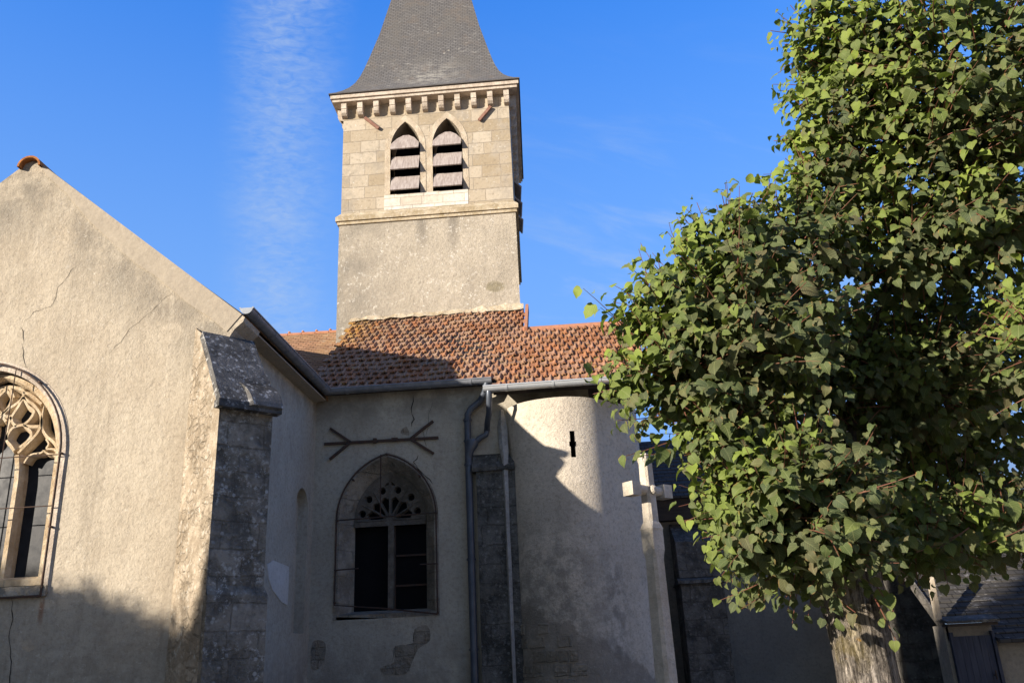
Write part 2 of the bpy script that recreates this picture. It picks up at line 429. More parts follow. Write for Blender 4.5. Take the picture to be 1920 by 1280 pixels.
MT['crack'] = simple('crack_void', (0.03, 0.026, 0.022), (0.045, 0.038, 0.03), 9, 1.0, 0, 0.05, 0)
MT['twig'] = simple('red_twig_bark', (0.17, 0.06, 0.04), (0.12, 0.065, 0.035), 9, 0.7, 0, 0.3, 0.1)


def tile_mat(name, cols, moss, lichen_amt=0.3):
    m = Mat(name, 0.9, 0, 0.15)
    t = m.attr('tint')
    sp = m.n('ShaderNodeSeparateColor'); m.l(t, sp.inputs[0])
    r, g, b = sp.outputs
    c = m.mix(m.step(r, 0.0, 1.0), cols[0], cols[1])
    c = m.mix(m.math('MULTIPLY', m.step(g, 0.55, 1.0), 0.35), c, cols[2])
    east = m.step(m.math('ADD', m.x, m.math('MULTIPLY', m.math('SUBTRACT', m.noise(1.3, 3, 0.6), 0.5), 2.2)), -1.7, -0.3)
    c = m.mix(m.math('MULTIPLY', m.math('SUBTRACT', 1.0, east), m.math('MULTIPLY', m.step(g, 0.2, 0.9), 0.55)), c, (0.33, 0.245, 0.17))
    n1 = m.noise(1.5, 4, 0.65)
    c = m.mix(m.math('MULTIPLY', m.step(m.math('ADD', n1, m.math('MULTIPLY', b, 0.3)), 0.52, 0.8), 0.7), c, cols[3])
    n2 = m.noise(9, 4, 0.7)
    c = m.mix(m.math('MULTIPLY', m.step(n2, 0.52, 0.3), 0.5), c, moss)
    ye = m.math('MULTIPLY', m.step(m.noise(13, 3, 0.7), 0.58, 0.64), m.step(m.noise(2.0, 3, 0.6), 0.46, 0.62))
    ye = m.math('ADD', ye, m.math('MULTIPLY', m.math('MULTIPLY', m.step(m.x, -3.5, -4.4), m.step(m.z, 7.0, 8.0)), m.step(n2, 0.4, 0.56)), clamp=True)
    c = m.mix(m.math('MULTIPLY', ye, lichen_amt*2), c, (0.42, 0.25, 0.04))
    mo = m.math('MULTIPLY', m.step(m.noise(1.1, 4, 0.65), 0.5, 0.66), m.step(m.noise(11, 4, 0.75), 0.46, 0.6))
    c = m.mix(m.math('MULTIPLY', mo, 0.75), c, (0.075, 0.06, 0.04))
    m.bump(m.noise(40, 4, 0.7), 0.4, 0.01)
    return m.color(c)


MT['tile'] = tile_mat('interlocking_clay_tiles', ((0.37, 0.165, 0.08), (0.27, 0.12, 0.06), (0.36, 0.24, 0.155), (0.31, 0.2, 0.14)), (0.12, 0.08, 0.05), 0.32)
MT['tile2'] = tile_mat('redder_clay_tiles', ((0.43, 0.15, 0.07), (0.31, 0.105, 0.055), (0.36, 0.2, 0.13), (0.27, 0.15, 0.09)), (0.11, 0.07, 0.04), 0.08)


def flat_tiles(name, c1, c2, c3, pale, w=0.16, h=0.085, joint=0.35, spire=False):
    m = Mat(name, 0.92, 0, 0.12)
    cb = m.n('ShaderNodeCombineXYZ'); m.l(m.x, cb.inputs[0]); m.l(m.math('MULTIPLY', m.z, 1.45), cb.inputs[1])
    wob = m.noise(5, 3, 0.6, color=True)
    vm = m.n('ShaderNodeVectorMath'); vm.operation = 'MULTIPLY_ADD'
    m.l(wob, vm.inputs[0]); vm.inputs[1].default_value = (0.02, 0.03, 0); m.l(cb.outputs[0], vm.inputs[2])
    b = m.n('ShaderNodeTexBrick'); m.l(vm.outputs[0], b.inputs['Vector'])
    b.inputs['Color1'].default_value = (*c1, 1); b.inputs['Color2'].default_value = (*c2, 1); b.inputs['Mortar'].default_value = (*[v*joint for v in c2], 1)
    b.inputs['Scale'].default_value = 1; b.inputs['Mortar Size'].default_value = 0.008; b.inputs['Mortar Smooth'].default_value = 0.3
    b.inputs['Brick Width'].default_value = w; b.inputs['Row Height'].default_value = h
    c = b.outputs['Color']
    c = m.mix(m.math('MULTIPLY', m.step(m.noise(1.7, 5, 0.65), 0.42, 0.68), 0.7), c, c3)
    pn = m.math('MULTIPLY', m.step(m.noise(9, 4, 0.75, stretch=(0.5, 1, 1.6)), 0.55, 0.68), m.step(m.noise(0.9, 3, 0.6), 0.42, 0.62))
    c = m.mix(m.math('MULTIPLY', pn, 0.75), c, pale)
    if spire:            # pale lichen bloom low on the front face, scattered spots elsewhere
        bl = m.math('MULTIPLY', m.box(m.x, -3.3, -2.1, 0.5), m.box(m.z, 14.25, 15.1, 0.45))
        bl = m.math('MULTIPLY', bl, m.step(m.noise(7, 5, 0.75, stretch=(0.6, 1, 1.5)), 0.42, 0.62))
        sp_ = m.math('MULTIPLY', m.step(m.vor(3.4), 0.13, 0.08), m.step(m.noise(1.1, 2, 0.5), 0.45, 0.6))
        c = m.mix(m.math('MAXIMUM', m.math('MULTIPLY', bl, 0.7), m.math('MULTIPLY', sp_, 0.7)), c, (0.34, 0.325, 0.29))
        c = m.mix(m.math('MULTIPLY', m.step(m.noise(3.0, 4, 0.7), 0.5, 0.7), 0.5), c, (0.15, 0.125, 0.105))
    m.bump(m.math('SUBTRACT', 1.0, b.outputs['Fac']), 0.7, 0.02)
    m.bump(m.noise(20, 4, 0.7), 0.4, 0.015)
    return m.color(c)


MT['nave'] = flat_tiles('flat_brown_tiles', (0.42, 0.25, 0.155), (0.30, 0.175, 0.105), (0.34, 0.22, 0.12), (0.52, 0.45, 0.34))
MT['slate'] = flat_tiles('weathered_slate', (0.145, 0.14, 0.138), (0.115, 0.111, 0.111), (0.125, 0.118, 0.11), (0.3, 0.29, 0.27), 0.12, 0.085, 0.62, True)
MT['darkroof'] = flat_tiles('dark_mossy_tiles', (0.09, 0.075, 0.065), (0.055, 0.047, 0.042), (0.07, 0.06, 0.052), (0.16, 0.15, 0.14), 0.17, 0.12)
MT['leanroof'] = flat_tiles('dimmed_mossy_tiles', (0.066, 0.062, 0.056), (0.047, 0.044, 0.04), (0.055, 0.051, 0.046), (0.3, 0.29, 0.28), 0.17, 0.10)  # tile colour darkened to stand in for shade where sun reaches the roof
MT['ridge'] = simple('orange_ridge_clay', (0.40, 0.17, 0.05), (0.22, 0.085, 0.035), 14, 0.9, 0, 0.15, 0.4)
MT['ridge2'] = simple('red_ridge_clay', (0.42, 0.2, 0.12), (0.33, 0.16, 0.1), 9, 0.9, 0, 0.15, 0.3)


def bark_mat():
    m = Mat('linden_bark', 0.95, 0, 0.1)
    f = m.math('ADD', m.math('MULTIPLY', m.noise(15, 6, 0.72, 0.7, stretch=(2.6, 2.6, 0.32)), 0.7), m.math('MULTIPLY', m.noise(34, 5, 0.7, stretch=(1.5, 1.5, 0.6)), 0.3))
    c = m.mix(m.step(f, 0.40, 0.56), (0.065, 0.055, 0.046), (0.36, 0.315, 0.265))
    g = m.noise(30, 4, 0.7)
    c = m.mix(m.math('MULTIPLY', m.step(g, 0.55, 0.7), 0.5), c, (0.5, 0.44, 0.37))
    gr = m.math('MULTIPLY', m.step(m.noise(3, 4, 0.6), 0.5, 0.62), m.step(m.x, 0.05, -0.12))
    c = m.mix(m.math('MULTIPLY', gr, 0.45), c, (0.27, 0.21, 0.06))
    v = m.vor(5.5, vec=m.scale(m.co, (1.3, 1.3, 0.9)))
    ye = m.step(m.math('ADD', v, m.math('MULTIPLY', m.noise(20, 3, 0.7), 0.25)), 0.29, 0.24)
    c = m.mix(m.math('MULTIPLY', ye, 0.9), c, (0.55, 0.29, 0.03))
    m.bump(m.step(f, 0.36, 0.6), 1.0, 0.035)
    m.bump(g, 0.5, 0.015)
    return m.color(c)


MT['bark'] = bark_mat()
MT['limb'] = simple('shaded_limb_bark', (0.035, 0.028, 0.022), (0.07, 0.055, 0.04), 9, 0.95, 0, 0.1, 0.6, (2, 2, .5), 0.02)  # darker than the trunk bark: shade of the crown's inside put into the colour


def leaf_mat(name, dull, fresh_lit, brown):
    m = Mat(name, 0.62, 0, 0.25)
    t = m.attr('tint')
    sp = m.n('ShaderNodeSeparateColor'); m.l(t, sp.inputs[0])
    r, g, b = sp.outputs
    c = m.mix(r, dull, fresh_lit)  # sunlit side of the crown gets the lighter leaf colour
    c = m.mix(m.math('MULTIPLY', g, 0.85), c, brown)
    uvn = m.n('ShaderNodeUVMap')
    sx = m.n('ShaderNodeSeparateXYZ'); m.l(uvn.outputs[0], sx.inputs[0])
    ax = m.math('ABSOLUTE', m.math('SUBTRACT', sx.outputs[0], 0.5))
    side = m.math('FRACT', m.math('MULTIPLY', m.math('SUBTRACT', sx.outputs[1], m.math('MULTIPLY', ax, 0.85)), 6.5))
    vein = m.math('MAXIMUM', m.step(ax, 0.03, 0.012), m.math('MULTIPLY', m.step(m.math('ABSOLUTE', m.math('SUBTRACT', side, 0.5)), 0.14, 0.04), 0.7))
    c = m.mix(m.math('MULTIPLY', vein, 0.35), c, (0.3, 0.32, 0.14))
    blot = m.noise(38, 4, 0.7)
    c = m.mix(m.math('MULTIPLY', m.step(blot, 0.55, 0.72), m.math('ADD', 0.15, m.math('MULTIPLY', g, 0.5))), c, brown)
    edge = m.math('MULTIPLY', m.step(m.math('ADD', m.math('MULTIPLY', ax, 2), m.math('MULTIPLY', blot, 0.5)), 0.95, 1.2), b)
    c = m.mix(m.math('MULTIPLY', edge, 0.7), c, (0.30, 0.15, 0.05))
    m.bump(m.math('SUBTRACT', m.math('MULTIPLY', blot, 0.4), vein), 0.35, 0.01)
    m.color(c)
    tr = m.n('ShaderNodeBsdfTranslucent')
    m.l(m.mix(0.6, c, (0.20, 0.30, 0.02)), tr.inputs['Color'])
    mx = m.n('ShaderNodeMixShader'); mx.inputs[0].default_value = 0.24
    out = m.nt.nodes['Material Output']
    m.l(m.p.outputs[0], mx.inputs[1]); m.l(tr.outputs[0], mx.inputs[2]); m.l(mx.outputs[0], out.inputs['Surface'])
    return m.m


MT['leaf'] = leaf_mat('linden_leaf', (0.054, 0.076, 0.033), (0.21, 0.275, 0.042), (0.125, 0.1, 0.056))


def ground_mat():
    m = Mat('trodden_gravel', 1.0, 0, 0.1)
    a = m.noise(0.35, 5, 0.6); b = m.noise(12, 4, 0.7)
    c = m.mix(m.step(a, 0.35, 0.65), (0.34, 0.295, 0.225), (0.26, 0.225, 0.165))
    c = m.mix(m.step(b, 0.4, 0.7), c, (0.2, 0.18, 0.12))
    m.bump(b, 0.8, 0.05)
    return m.color(c)


MT['ground'] = ground_mat()
MT['gravel'] = simple('pale_gravel', (0.36, 0.32, 0.26), (0.26, 0.23, 0.19), 30, 0.95, 0, 0.1, 0.7, None, 0.03)


# ------------------------------------------------------------------ mesh helpers
class MB:
    def __init__(s): s.v, s.f, s.t = [], [], []

    def add(s, vs_, fs, tint=None):
        b = len(s.v); s.v += [tuple(p) for p in vs_]
        for f in fs:
            s.f.append(tuple(i+b for i in f)); s.t.append(tint)
        return s

    def box(s, x0, x1, y0, y1, z0, z1, tint=None):
        return s.hexa([(x0, y0, z0), (x1, y0, z0), (x1, y1, z0), (x0, y1, z0), (x0, y0, z1), (x1, y0, z1), (x1, y1, z1), (x0, y1, z1)], tint)

    def hexa(s, p, tint=None):
        return s.add(p, [(0, 3, 2, 1), (4, 5, 6, 7), (0, 1, 5, 4), (1, 2, 6, 5), (2, 3, 7, 6), (3, 0, 4, 7)], tint)

    def obox(s, c, ax, ay, az, hx, hy, hz):
        """oriented box: centre, three unit axes, three half sizes"""
        c, ax, ay, az = map(Vector, (c, ax, ay, az))
        p = [c + ax*hx*i + ay*hy*j + az*hz*k for k in (-1, 1) for i, j in ((-1, -1), (1, -1), (1, 1), (-1, 1))]
        return s.hexa(p)

    def tube(s, pts, rad, n=10, cap=True, tint=None):
        pts = [Vector(p) for p in pts]
        rs = rad if isinstance(rad, (list, tuple)) else [rad]*len(pts)
        ring = []; up = None
        b = []
        for i, p in enumerate(pts):
            d = (pts[min(i+1, len(pts)-1)] - pts[max(i-1, 0)]).normalized()
            if up is None:
                up = d.orthogonal().normalized()
            up = (up - d*up.dot(d))
            up = up.normalized() if up.length > 1e-6 else d.orthogonal().normalized()
            sd = d.cross(up)
            b += [p + (up*math.cos(2*math.pi*k/n) + sd*math.sin(2*math.pi*k/n))*rs[i] for k in range(n)]
        fs = [(i*n+k, i*n+(k+1) % n, (i+1)*n+(k+1) % n, (i+1)*n+k) for i in range(len(pts)-1) for k in range(n)]
        if cap:
            fs += [tuple(reversed(range(n))), tuple(range((len(pts)-1)*n, len(pts)*n))]
        return s.add(b, fs, tint)

    def bar(s, a, b, w, t, nrm=(0, -1, 0)):
        """flat bar from a to b, width w in the wall plane, thickness t along nrm"""
        a, b, nrm = Vector(a), Vector(b), Vector(nrm).normalized()
        d = (b-a).normalized(); sd = d.cross(nrm).normalized()
        return s.obox((a+b)/2, d, sd, nrm, (b-a).length/2, w/2, t/2)

    def slab(s, outer, holes, mp, w0, w1, chamfer=0.0, cdepth=0.0, cscale=0.85, inset=None):
        """flat plate with holes; mp(u, v, w) -> point; holes may splay to a smaller outline at depth w0+cdepth"""
        loops = [list(outer)] + [list(h) for h in holes]

        def shrink(h):
            if inset is not None: return offset(h, -inset)
            cx = sum(p[0] for p in h)/len(h); cy = sum(p[1] for p in h)/len(h)
            return [(cx+(p[0]-cx)*cscale, cy+(p[1]-cy)*cscale) for p in h]
        inner = [loops[0]] + [shrink(h) if cdepth else h for h in loops[1:]]

        def cap(lps, w, flip):
            tri = tessellate_polygon([[Vector((p[0], p[1], 0)) for p in lp] for lp in lps])
            flat = [p for lp in lps for p in lp]
            s.add([mp(p[0], p[1], w) for p in flat], [tuple(reversed(t)) if flip else tuple(t) for t in tri])
        cap(loops, w0, False); cap(inner, w1, True)

        def wall(l0, l1, wa, wb):
            n = len(l0)
            s.add([mp(p[0], p[1], wa) for p in l0] + [mp(p[0], p[1], wb) for p in l1],
                  [(i, (i+1) % n, n+(i+1) % n, n+i) for i in range(n)])
        wall(loops[0], loops[0], w0, w1)
        for h, hi in zip(loops[1:], inner[1:]):
            if cdepth:
                wall(h, hi, w0, w0+cdepth); wall(hi, hi, w0+cdepth, w1)
            else:
                wall(h, h, w0, w1)
        return s

    def build(s, name, mat, parent=None, smooth=False, fix=True):
        root = parent
        while root is not None and root.parent is not None: root = root.parent
        off = Vector(root.location) if root is not None else Vector((0, 0, 0))
        me = bpy.data.meshes.new(name)
        me.from_pydata([tuple(Vector(p)-off) for p in s.v], [], s.f)
        if any(t is not None for t in s.t):
            a = me.attributes.new('tint', 'FLOAT_COLOR', 'FACE')
            flat = []
            for t in s.t: flat += list(t or (0.5, 0.5, 0.5)) + [1.0]
            a.data.foreach_set('color', flat)
        me.materials.append(mat)
        if fix:
            import bmesh
            bm = bmesh.new(); bm.from_mesh(me)
            bmesh.ops.remove_doubles(bm, verts=bm.verts, dist=1e-5)
            bmesh.ops.recalc_face_normals(bm, faces=bm.faces)
            bm.to_mesh(me); bm.free()
        if smooth:
            me.polygons.foreach_set('use_smooth', [True]*len(me.polygons))
            try: me.set_sharp_from_angle(angle=R(40))
            except Exception: pass
        me.update()
        o = bpy.data.objects.new(name, me); col.objects.link(o)
        if parent is not None: o.parent = parent
        return o


def offset(loop, d):
    """offset a closed loop outward by d (inward when negative)"""
    area = sum(loop[i][0]*loop[(i+1) % len(loop)][1] - loop[(i+1) % len(loop)][0]*loop[i][1] for i in range(len(loop)))
    sg = 1 if area > 0 else -1
    out = []
    n = len(loop)
    for i in range(n):
        a, b, c = Vector(loop[i-1]), Vector(loop[i]), Vector(loop[(i+1) % n])
        e1 = (b-a).normalized() if (b-a).length else Vector((1, 0)); e2 = (c-b).normalized() if (c-b).length else e1
        n1 = Vector((e1.y, -e1.x))*sg; n2 = Vector((e2.y, -e2.x))*sg
        m = n1+n2
        m = m.normalized() if m.length > 1e-6 else n1
        k = d/max(m.dot(n1), 0.45)
        out.append((b.x+m.x*k, b.y+m.y*k))
    return out


def arch(cx, hw, base, spring, rise, n=14):
    """closed outline of an arched opening (two-centred when rise > hw), counter-clockwise from the lower left"""
    Rr = (hw*hw+rise*rise)/(2*hw)
    pts = [(cx-hw, base), (cx+hw, base)]
    a1 = math.atan2(rise, Rr-hw) if Rr > hw else math.pi/2
    for i in range(n+1):
        a = a1*i/n
        pts.append((cx+hw-Rr+Rr*math.cos(a), spring+Rr*math.sin(a)))
    for i in range(n-1, -1, -1):
        a = a1*i/n
        pts.append((cx-hw+Rr-Rr*math.cos(a), spring+Rr*math.sin(a)))
    return pts


def thing(name, label, cat, loc=(0, 0, 0), group=None):
    o = bpy.data.objects.new(name, None); col.objects.link(o)
    o.location = loc; o.empty_display_size = 0.3
    o['label'] = label; o['category'] = cat
    if group: o['group'] = group
    return o


def yz(y0):            # wall facing the camera at depth y0: u = x, v = z, w = depth behind its face
    return lambda u, v, w: (u, y0+w, v)


def smooth_loop(pts, k=3):
    """Catmull-Rom through a closed loop"""
    out = []; n = len(pts)
    for i in range(n):
        p0, p1, p2, p3 = (Vector(pts[(i+j-1) % n]) for j in range(4))
        for t in range(k):
            t /= k
            q = 0.5*((2*p1) + (p2-p0)*t + (2*p0-5*p1+4*p2-p3)*t*t + (3*p1-p0-3*p2+p3)*t**3)
            out.append((q.x, q.y))
    return out


rng = random.Random(7)
#@@SETTING
# ------------------------------------------------------------------ ground
def grid_sheet(name, x0, x1, y0, y1, z, mat):
    mb = MB(); mb.add([(x0, y0, z), (x1, y0, z), (x1, y1, z), (x0, y1, z)], [(0, 1, 2, 3)])
    o = mb.build(name, mat, fix=False); o['kind'] = 'structure'
    return o


grid_sheet('ground', -900, 900, -500, 1500, 0.0, MT['ground'])
grid_sheet('path', -14, 12, 6.6, 9.6, 0.004, MT['gravel'])

# ------------------------------------------------------------------ church
church = thing('church', 'old beige roughcast church with slate-spired bell tower, red tiled roof and round stair turret', 'church', (0, 14, 0))
CH = church

# gable end of the transept (plane Y = 10), its axis at X = -7.3
GY, GX, GZ = 10.0, -7.3, 8.46
gol = [(-10.3, -0.05), (-4.3, -0.05), (-4.3, 5.42), (-4.27, 5.56), (-4.19, 5.70), (-4.08, 5.80), (-4.06, 5.86)]
gol += [(GX+0.12, GZ-0.02), (GX, GZ+0.03), (GX-0.12, GZ-0.02), (-10.5, 5.86), (-10.3, 5.6)]
gw_open = arch(GX, 0.98, 2.62, 4.20, 1.16)
MB().slab(gol, [gw_open], yz(GY), 0.0, 0.55).build('gable_wall', MT['gable'], CH)
# smooth cement fillet along the right-hand slope
mb = MB()
sl = Vector((0.776, 0, -0.631)); pn = Vector((-0.631, 0, -0.776))
a = Vector((GX+0.10, GY-0.012, GZ-0.01)); b = Vector((-4.10, GY-0.012, 5.90))
prev = None
for i in range(13):
    t = i/12
    p = a.lerp(b, t); w = 0.03+0.26*min(1, t*2.2)+0.015*math.sin(i*2.1)
    cur = [p, p+pn*w]
    if prev: mb.hexa([prev[1], cur[1], cur[1]+Vector((0, .05, 0)), prev[1]+Vector((0, .05, 0)), prev[0], cur[0], cur[0]+Vector((0, .05, 0)), prev[0]+Vector((0, .05, 0))])
    prev = cur
mb.build('gable_coping', MT['coping'], CH)
# ridge tile capping the gable
mb = MB(); n = 10
for (r0, r1) in ((0.17, 0.14),):
    vs_ = []
    for y in (GY-0.09, GY+0.5):
        for r in (r0, r1):
            vs_ += [(GX+r*math.cos(math.pi*k/n), y, GZ-0.10+r*0.95*math.sin(math.pi*k/n)) for k in range(n+1)]
    m_ = n+1
    fs = []
    for k in range(n):
        fs += [(k, k+1, m_+k+1, m_+k), (2*m_+k, 3*m_+k, 3*m_+k+1, 2*m_+k+1), (k, 2*m_+k, 2*m_+k+1, k+1), (m_+k, m_+k+1, 3*m_+k+1, 3*m_+k)]
    mb.add(vs_, fs)
mb.build('ridge_tile', MT['ridge'], CH, smooth=True)

# gable window: surround, flamboyant tracery, glass, iron bars
sur = offset(gw_open, 0.12); sur = [(u, max(v, 2.54)) for u, v in sur]
mb = MB(); mb.slab(sur, [gw_open], yz(GY), -0.006, 0.06)
gwin = mb.build('traceried_window', MT['cornice'], CH)


def gpx(zx, zy):        # survey points of the tracery on its plane
    p = at(zx/5.333, 660+zy/5.333, GY+0.22)
    return (p.x, p.z)


tro = arch(GX, 0.88, 2.60, 4.20, 1.12)
BARS = [
    [(185, 1010), (290, 905), (370, 820), (410, 740), (416, 660), (392, 590), (340, 525), (300, 500), (240, 450)],
    [(592, 985), (545, 905), (480, 850), (432, 780), (422, 690), (436, 610), (455, 540), (470, 500)],
    [(240, 450), (285, 540), (342, 588), (335, 625), (300, 680), (250, 727), (320, 748), (392, 748)],
    [(250, 727), (170, 742), (130, 762), (88, 820), (70, 880), (110, 930), (150, 985)],
    [(250, 735), (308, 790), (316, 840), (280, 890), (200, 955)],
    [(60, 640), (115, 660), (130, 705), (170, 742)],
    [(246, 400), (222, 470), (150, 532), (90, 570), (20, 640), (-45, 700)],
    [(30, 352), (130, 352), (230, 382), (246, 402), (330, 440), (420, 520)],
    [(-45, 470), (-5, 415), (42, 365), (112, 440), (116, 500), (60, 590), (-45, 660)],
    [(240, 455), (180, 560), (120, 650), (80, 760), (70, 880)],
    [(246, 1110), (290, 1045), (340, 1018), (410, 1010), (440, 985)],
    [(465, 870), (492, 920), (470, 965), (540, 972), (578, 1000)],
    [(578, 1060), (540, 1030), (490, 1020), (440, 985)],
]


def profile_bar(mb, uv, f=.016, bk=.046, w0=0.0, w1=.15):
    """stone rib along uv on the window plane: narrow fillet in front, splayed to the back"""
    n = len(uv); rows = []
    for i, p in enumerate(uv):
        a_, b_ = Vector(uv[max(i-1, 0)]), Vector(uv[min(i+1, n-1)])
        d = (b_-a_).normalized() if (b_-a_).length > 1e-6 else Vector((1, 0)); nn = Vector((-d.y, d.x))
        rows.append([(p[0]+nn.x*k, GY+.20+w, p[1]+nn.y*k) for k, w in ((-f, w0), (f, w0), (bk, w0+.075), (bk, w1), (-bk, w1), (-bk, w0+.075))])
    for i in range(n-1): mb.add(rows[i]+rows[i+1], [(k, (k+1) % 6, 6+(k+1) % 6, 6+k) for k in range(6)])
    mb.add(rows[0], [tuple(range(6))]); mb.add(rows[-1], [tuple(reversed(range(6)))])


def open_smooth(p, k=4):
    out = []
    for i in range(len(p)-1):
        q = [Vector(p[min(max(i+j, 0), len(p)-1)]) for j in (-1, 0, 1, 2)]
        for t in range(k):
            t /= k
            v = 0.5*((2*q[1])+(q[2]-q[0])*t+(2*q[0]-5*q[1]+4*q[2]-q[3])*t*t+(3*q[1]-q[0]-3*q[2]+q[3])*t**3); out.append((v.x, v.y))
    return out+[tuple(p[-1])]


mb = MB()
for k, B_ in enumerate(BARS):
    q = open_smooth([gpx(*p) for p in B_])
    thin = k >= 10
    for sg in (1, -1):
        profile_bar(mb, [(u if sg > 0 else 2*GX-u, v) for u, v in q], .010 if thin else .016, .034 if thin else .048, .004 if sg > 0 else .005, .15+.001*k)
for k in (1, -1): profile_bar(mb, [(GX+k*q, v) for q, v in ((.35, 2.6), (.35, 3.2), (.345, 3.95), (.33, 4.12), (.30, 4.27))], .028, .06, -.01, .16)
mb.build('tracery', MT['tracery'], gwin)
MB().slab(offset(gw_open, -0.02), [arch(GX, 0.87, 2.72, 4.20, 1.10)], yz(GY+0.10), 0.0, 0.14, cdepth=0.09, inset=0.03).build('inner_moulding', MT['tracery'], gwin)
mb = MB(); mb.slab(offset(tro, 0.04), [], yz(GY+0.34), 0.0, 0.02); mb.build('glass', MT['glass'], gwin)
mb = MB()
go = arch(GX, 1.03, 2.50, 4.20, 1.24)
mb.tube([(u, GY-0.055, v) for u, v in go[1:]+go[:2]], 0.014, 6)
for v in (3.55, 4.18): mb.tube([(GX-1.03, GY-0.055, v), (GX+1.03, GY-0.055, v)], 0.007, 5)
for u in (-0.28, 0.28): mb.tube([(GX+u, GY-0.05, 2.5), (GX+u, GY-0.05, 5.36)], 0.007, 5)
for u, v in ((1.03, 4.2), (1.03, 3.3), (-1.03, 4.2), (0.62, 5.14), (-0.62, 5.14), (1.03, 2.6)): mb.tube([(GX+u, GY-0.07, v), (GX+u, GY+0.05, v)], 0.016, 6)
mb.build('iron_grille', MT['iron'], gwin)
mb = MB(); mb.box(GX-1.08, GX+1.08, GY-0.05, GY+0.3, 2.50, 2.62); mb.build('window_sill', MT['wstone'], gwin)

# transept flank (plane X = -4.3, facing right) with a shallow blocked niche
TX = -4.3


def xw(u, v, w): return (TX-w, u, v)


nic = arch(13.42, 0.30, 2.05, 3.95, 0.31, 8)
MB().slab([(GY+0.552, -0.05), (14.3, -0.05), (14.3, 5.86), (GY+0.552, 5.86)], [nic], xw, 0.0, 0.5).build('flank_wall', MT['chapel'], CH)
mb = MB(); mb.slab(offset(nic, 0.05), [], xw, 0.16, 0.2); mb.build('niche_back', MT['chapel'], CH)
pp = [at(x, y, 10) for x, y in ()]


def onX(px, py, X):
    d = ray(px, py); return EYE + d*((X-EYE.x)/d.x)


pat = [onX(x, y, TX) for x, y in ((500, 1058), (512, 1050), (541, 1062), (540, 1100), (538, 1134), (527, 1128), (510, 1105), (503, 1085))]
mb = MB(); mb.slab([(p.y, p.z) for p in pat], [], xw, -0.008, 0.03); mb.build('plaster_patch', MT['pale'], CH)
# eaves soffit of the transept
mb = MB(); mb.add([(-4.30, GY+0.02, 5.80), (-4.10, GY+0.02, 5.83), (-4.10, 13.86, 5.83), (-4.30, 13.86, 5.80), (-4.30, GY+0.02, 5.95), (-4.10, GY+0.02, 5.90), (-4.10, 13.86, 5.90), (-4.30, 13.86, 5.95)],
                 [(0, 3, 2, 1), (4, 5, 6, 7), (0, 1, 5, 4), (1, 2, 6, 5), (2, 3, 7, 6), (3, 0, 4, 7)])
mb.build('eaves_moulding', MT['coping'], CH)
# transept roof, two slopes
mb = MB()
for sg in (1, -1):
    e = (GX+sg*3.2, 5.93); r = (GX, GZ+0.02)
    mb.hexa([(r[0], GY+0.12, r[1]-0.08), (e[0], GY+0.12, e[1]-0.08), (e[0], 18.2, e[1]-0.08), (r[0], 18.2, r[1]-0.08), (r[0], GY+0.12, r[1]), (e[0], GY+0.12, e[1]), (e[0], 18.2, e[1]), (r[0], 18.2, r[1])])
mb.build('transept_roof', MT['nave'], CH)

# cracks in the rendering
def crack(name, plane, px, w, parent, seed):
    rr = random.Random(seed); pts = []
    for (x0, y0), (x1, y1) in zip(px, px[1:]):
        k = max(2, int(math.hypot(x1-x0, y1-y0)/9))
        for i in range(k):
            t = i/k; pts.append((x0+(x1-x0)*t+rr.uniform(-2.2, 2.2), y0+(y1-y0)*t+rr.uniform(-1.5, 1.5)))
    pts.append(px[-1]); P = [plane(*p) for p in pts]
    mb = MB(); n = len(P)
    L = []; Rt = []
    for i, p in enumerate(P):
        d = (P[min(i+1, n-1)]-P[max(i-1, 0)]).normalized(); sd = d.cross(Vector((0, -1, 0))).normalized()
        ww = w*.62*rr.uniform(0.3, 1.2)*(0.25 if i in (0, n-1) else 1)
        L.append(p-sd*ww); Rt.append(p+sd*ww)
    mb.add(L+Rt, [(i, i+1, n+i+1, n+i) for i in range(n-1)])
    return mb.build(name, MT['crack'], parent, fix=False)


gp = lambda x, y: at(x, y, GY-0.004)
crack('crack', gp, [(41, 612), (44, 640), (42, 668), (50, 690)], 0.006, CH, 1)
crack('crack', gp, [(40, 612), (62, 585), (95, 575), (110, 540), (140, 500)], 0.0035, CH, 2)
crack('crack', gp, [(22, 1112), (24, 1150), (16, 1190), (20, 1230), (18, 1285)], 0.009, CH, 3)
crack('crack', gp, [(205, 665), (225, 640), (250, 610), (275, 590), (325, 545)], 0.0035, CH, 4)

# diagonal buttress on the transept corner
BC = Vector((-4.25, 10.0, 0)); bu = Vector((0.7071, -0.7071, 0)); bv = Vector((0.7071, 0.7071, 0)); bz = Vector((0, 0, 1))
BL, BH = 0.69, 0.33


def bp(l, h, z): return BC + bu*l + bv*h + bz*z


zt, zb = 5.55, 4.52                 # weathering top and foot
mb = MB()
mb.add([bp(-.3, -BH, -.05), bp(BL, -BH, -.05), bp(BL, -BH, zb), bp(0.02, -BH, zt), bp(-.3, -BH, zt+.2)], [(0, 1, 2, 3, 4)])
mb.add([bp(-.3, -BH, -.05), bp(-.3, -BH, zt+.2), bp(-.3, -BH+.2, zt+.2), bp(-.3, -BH+.2, -.05)], [(0, 1, 2, 3)])
side_mb = mb
mb = MB()
mb.add([bp(BL, -BH, 2.45), bp(BL, BH, 2.45), bp(BL, BH, zb), bp(BL, -BH, zb), bp(-.3, BH, 2.45), bp(-.3, BH, zb+1.2)], [(0, 1, 2, 3), (1, 4, 5, 2)])
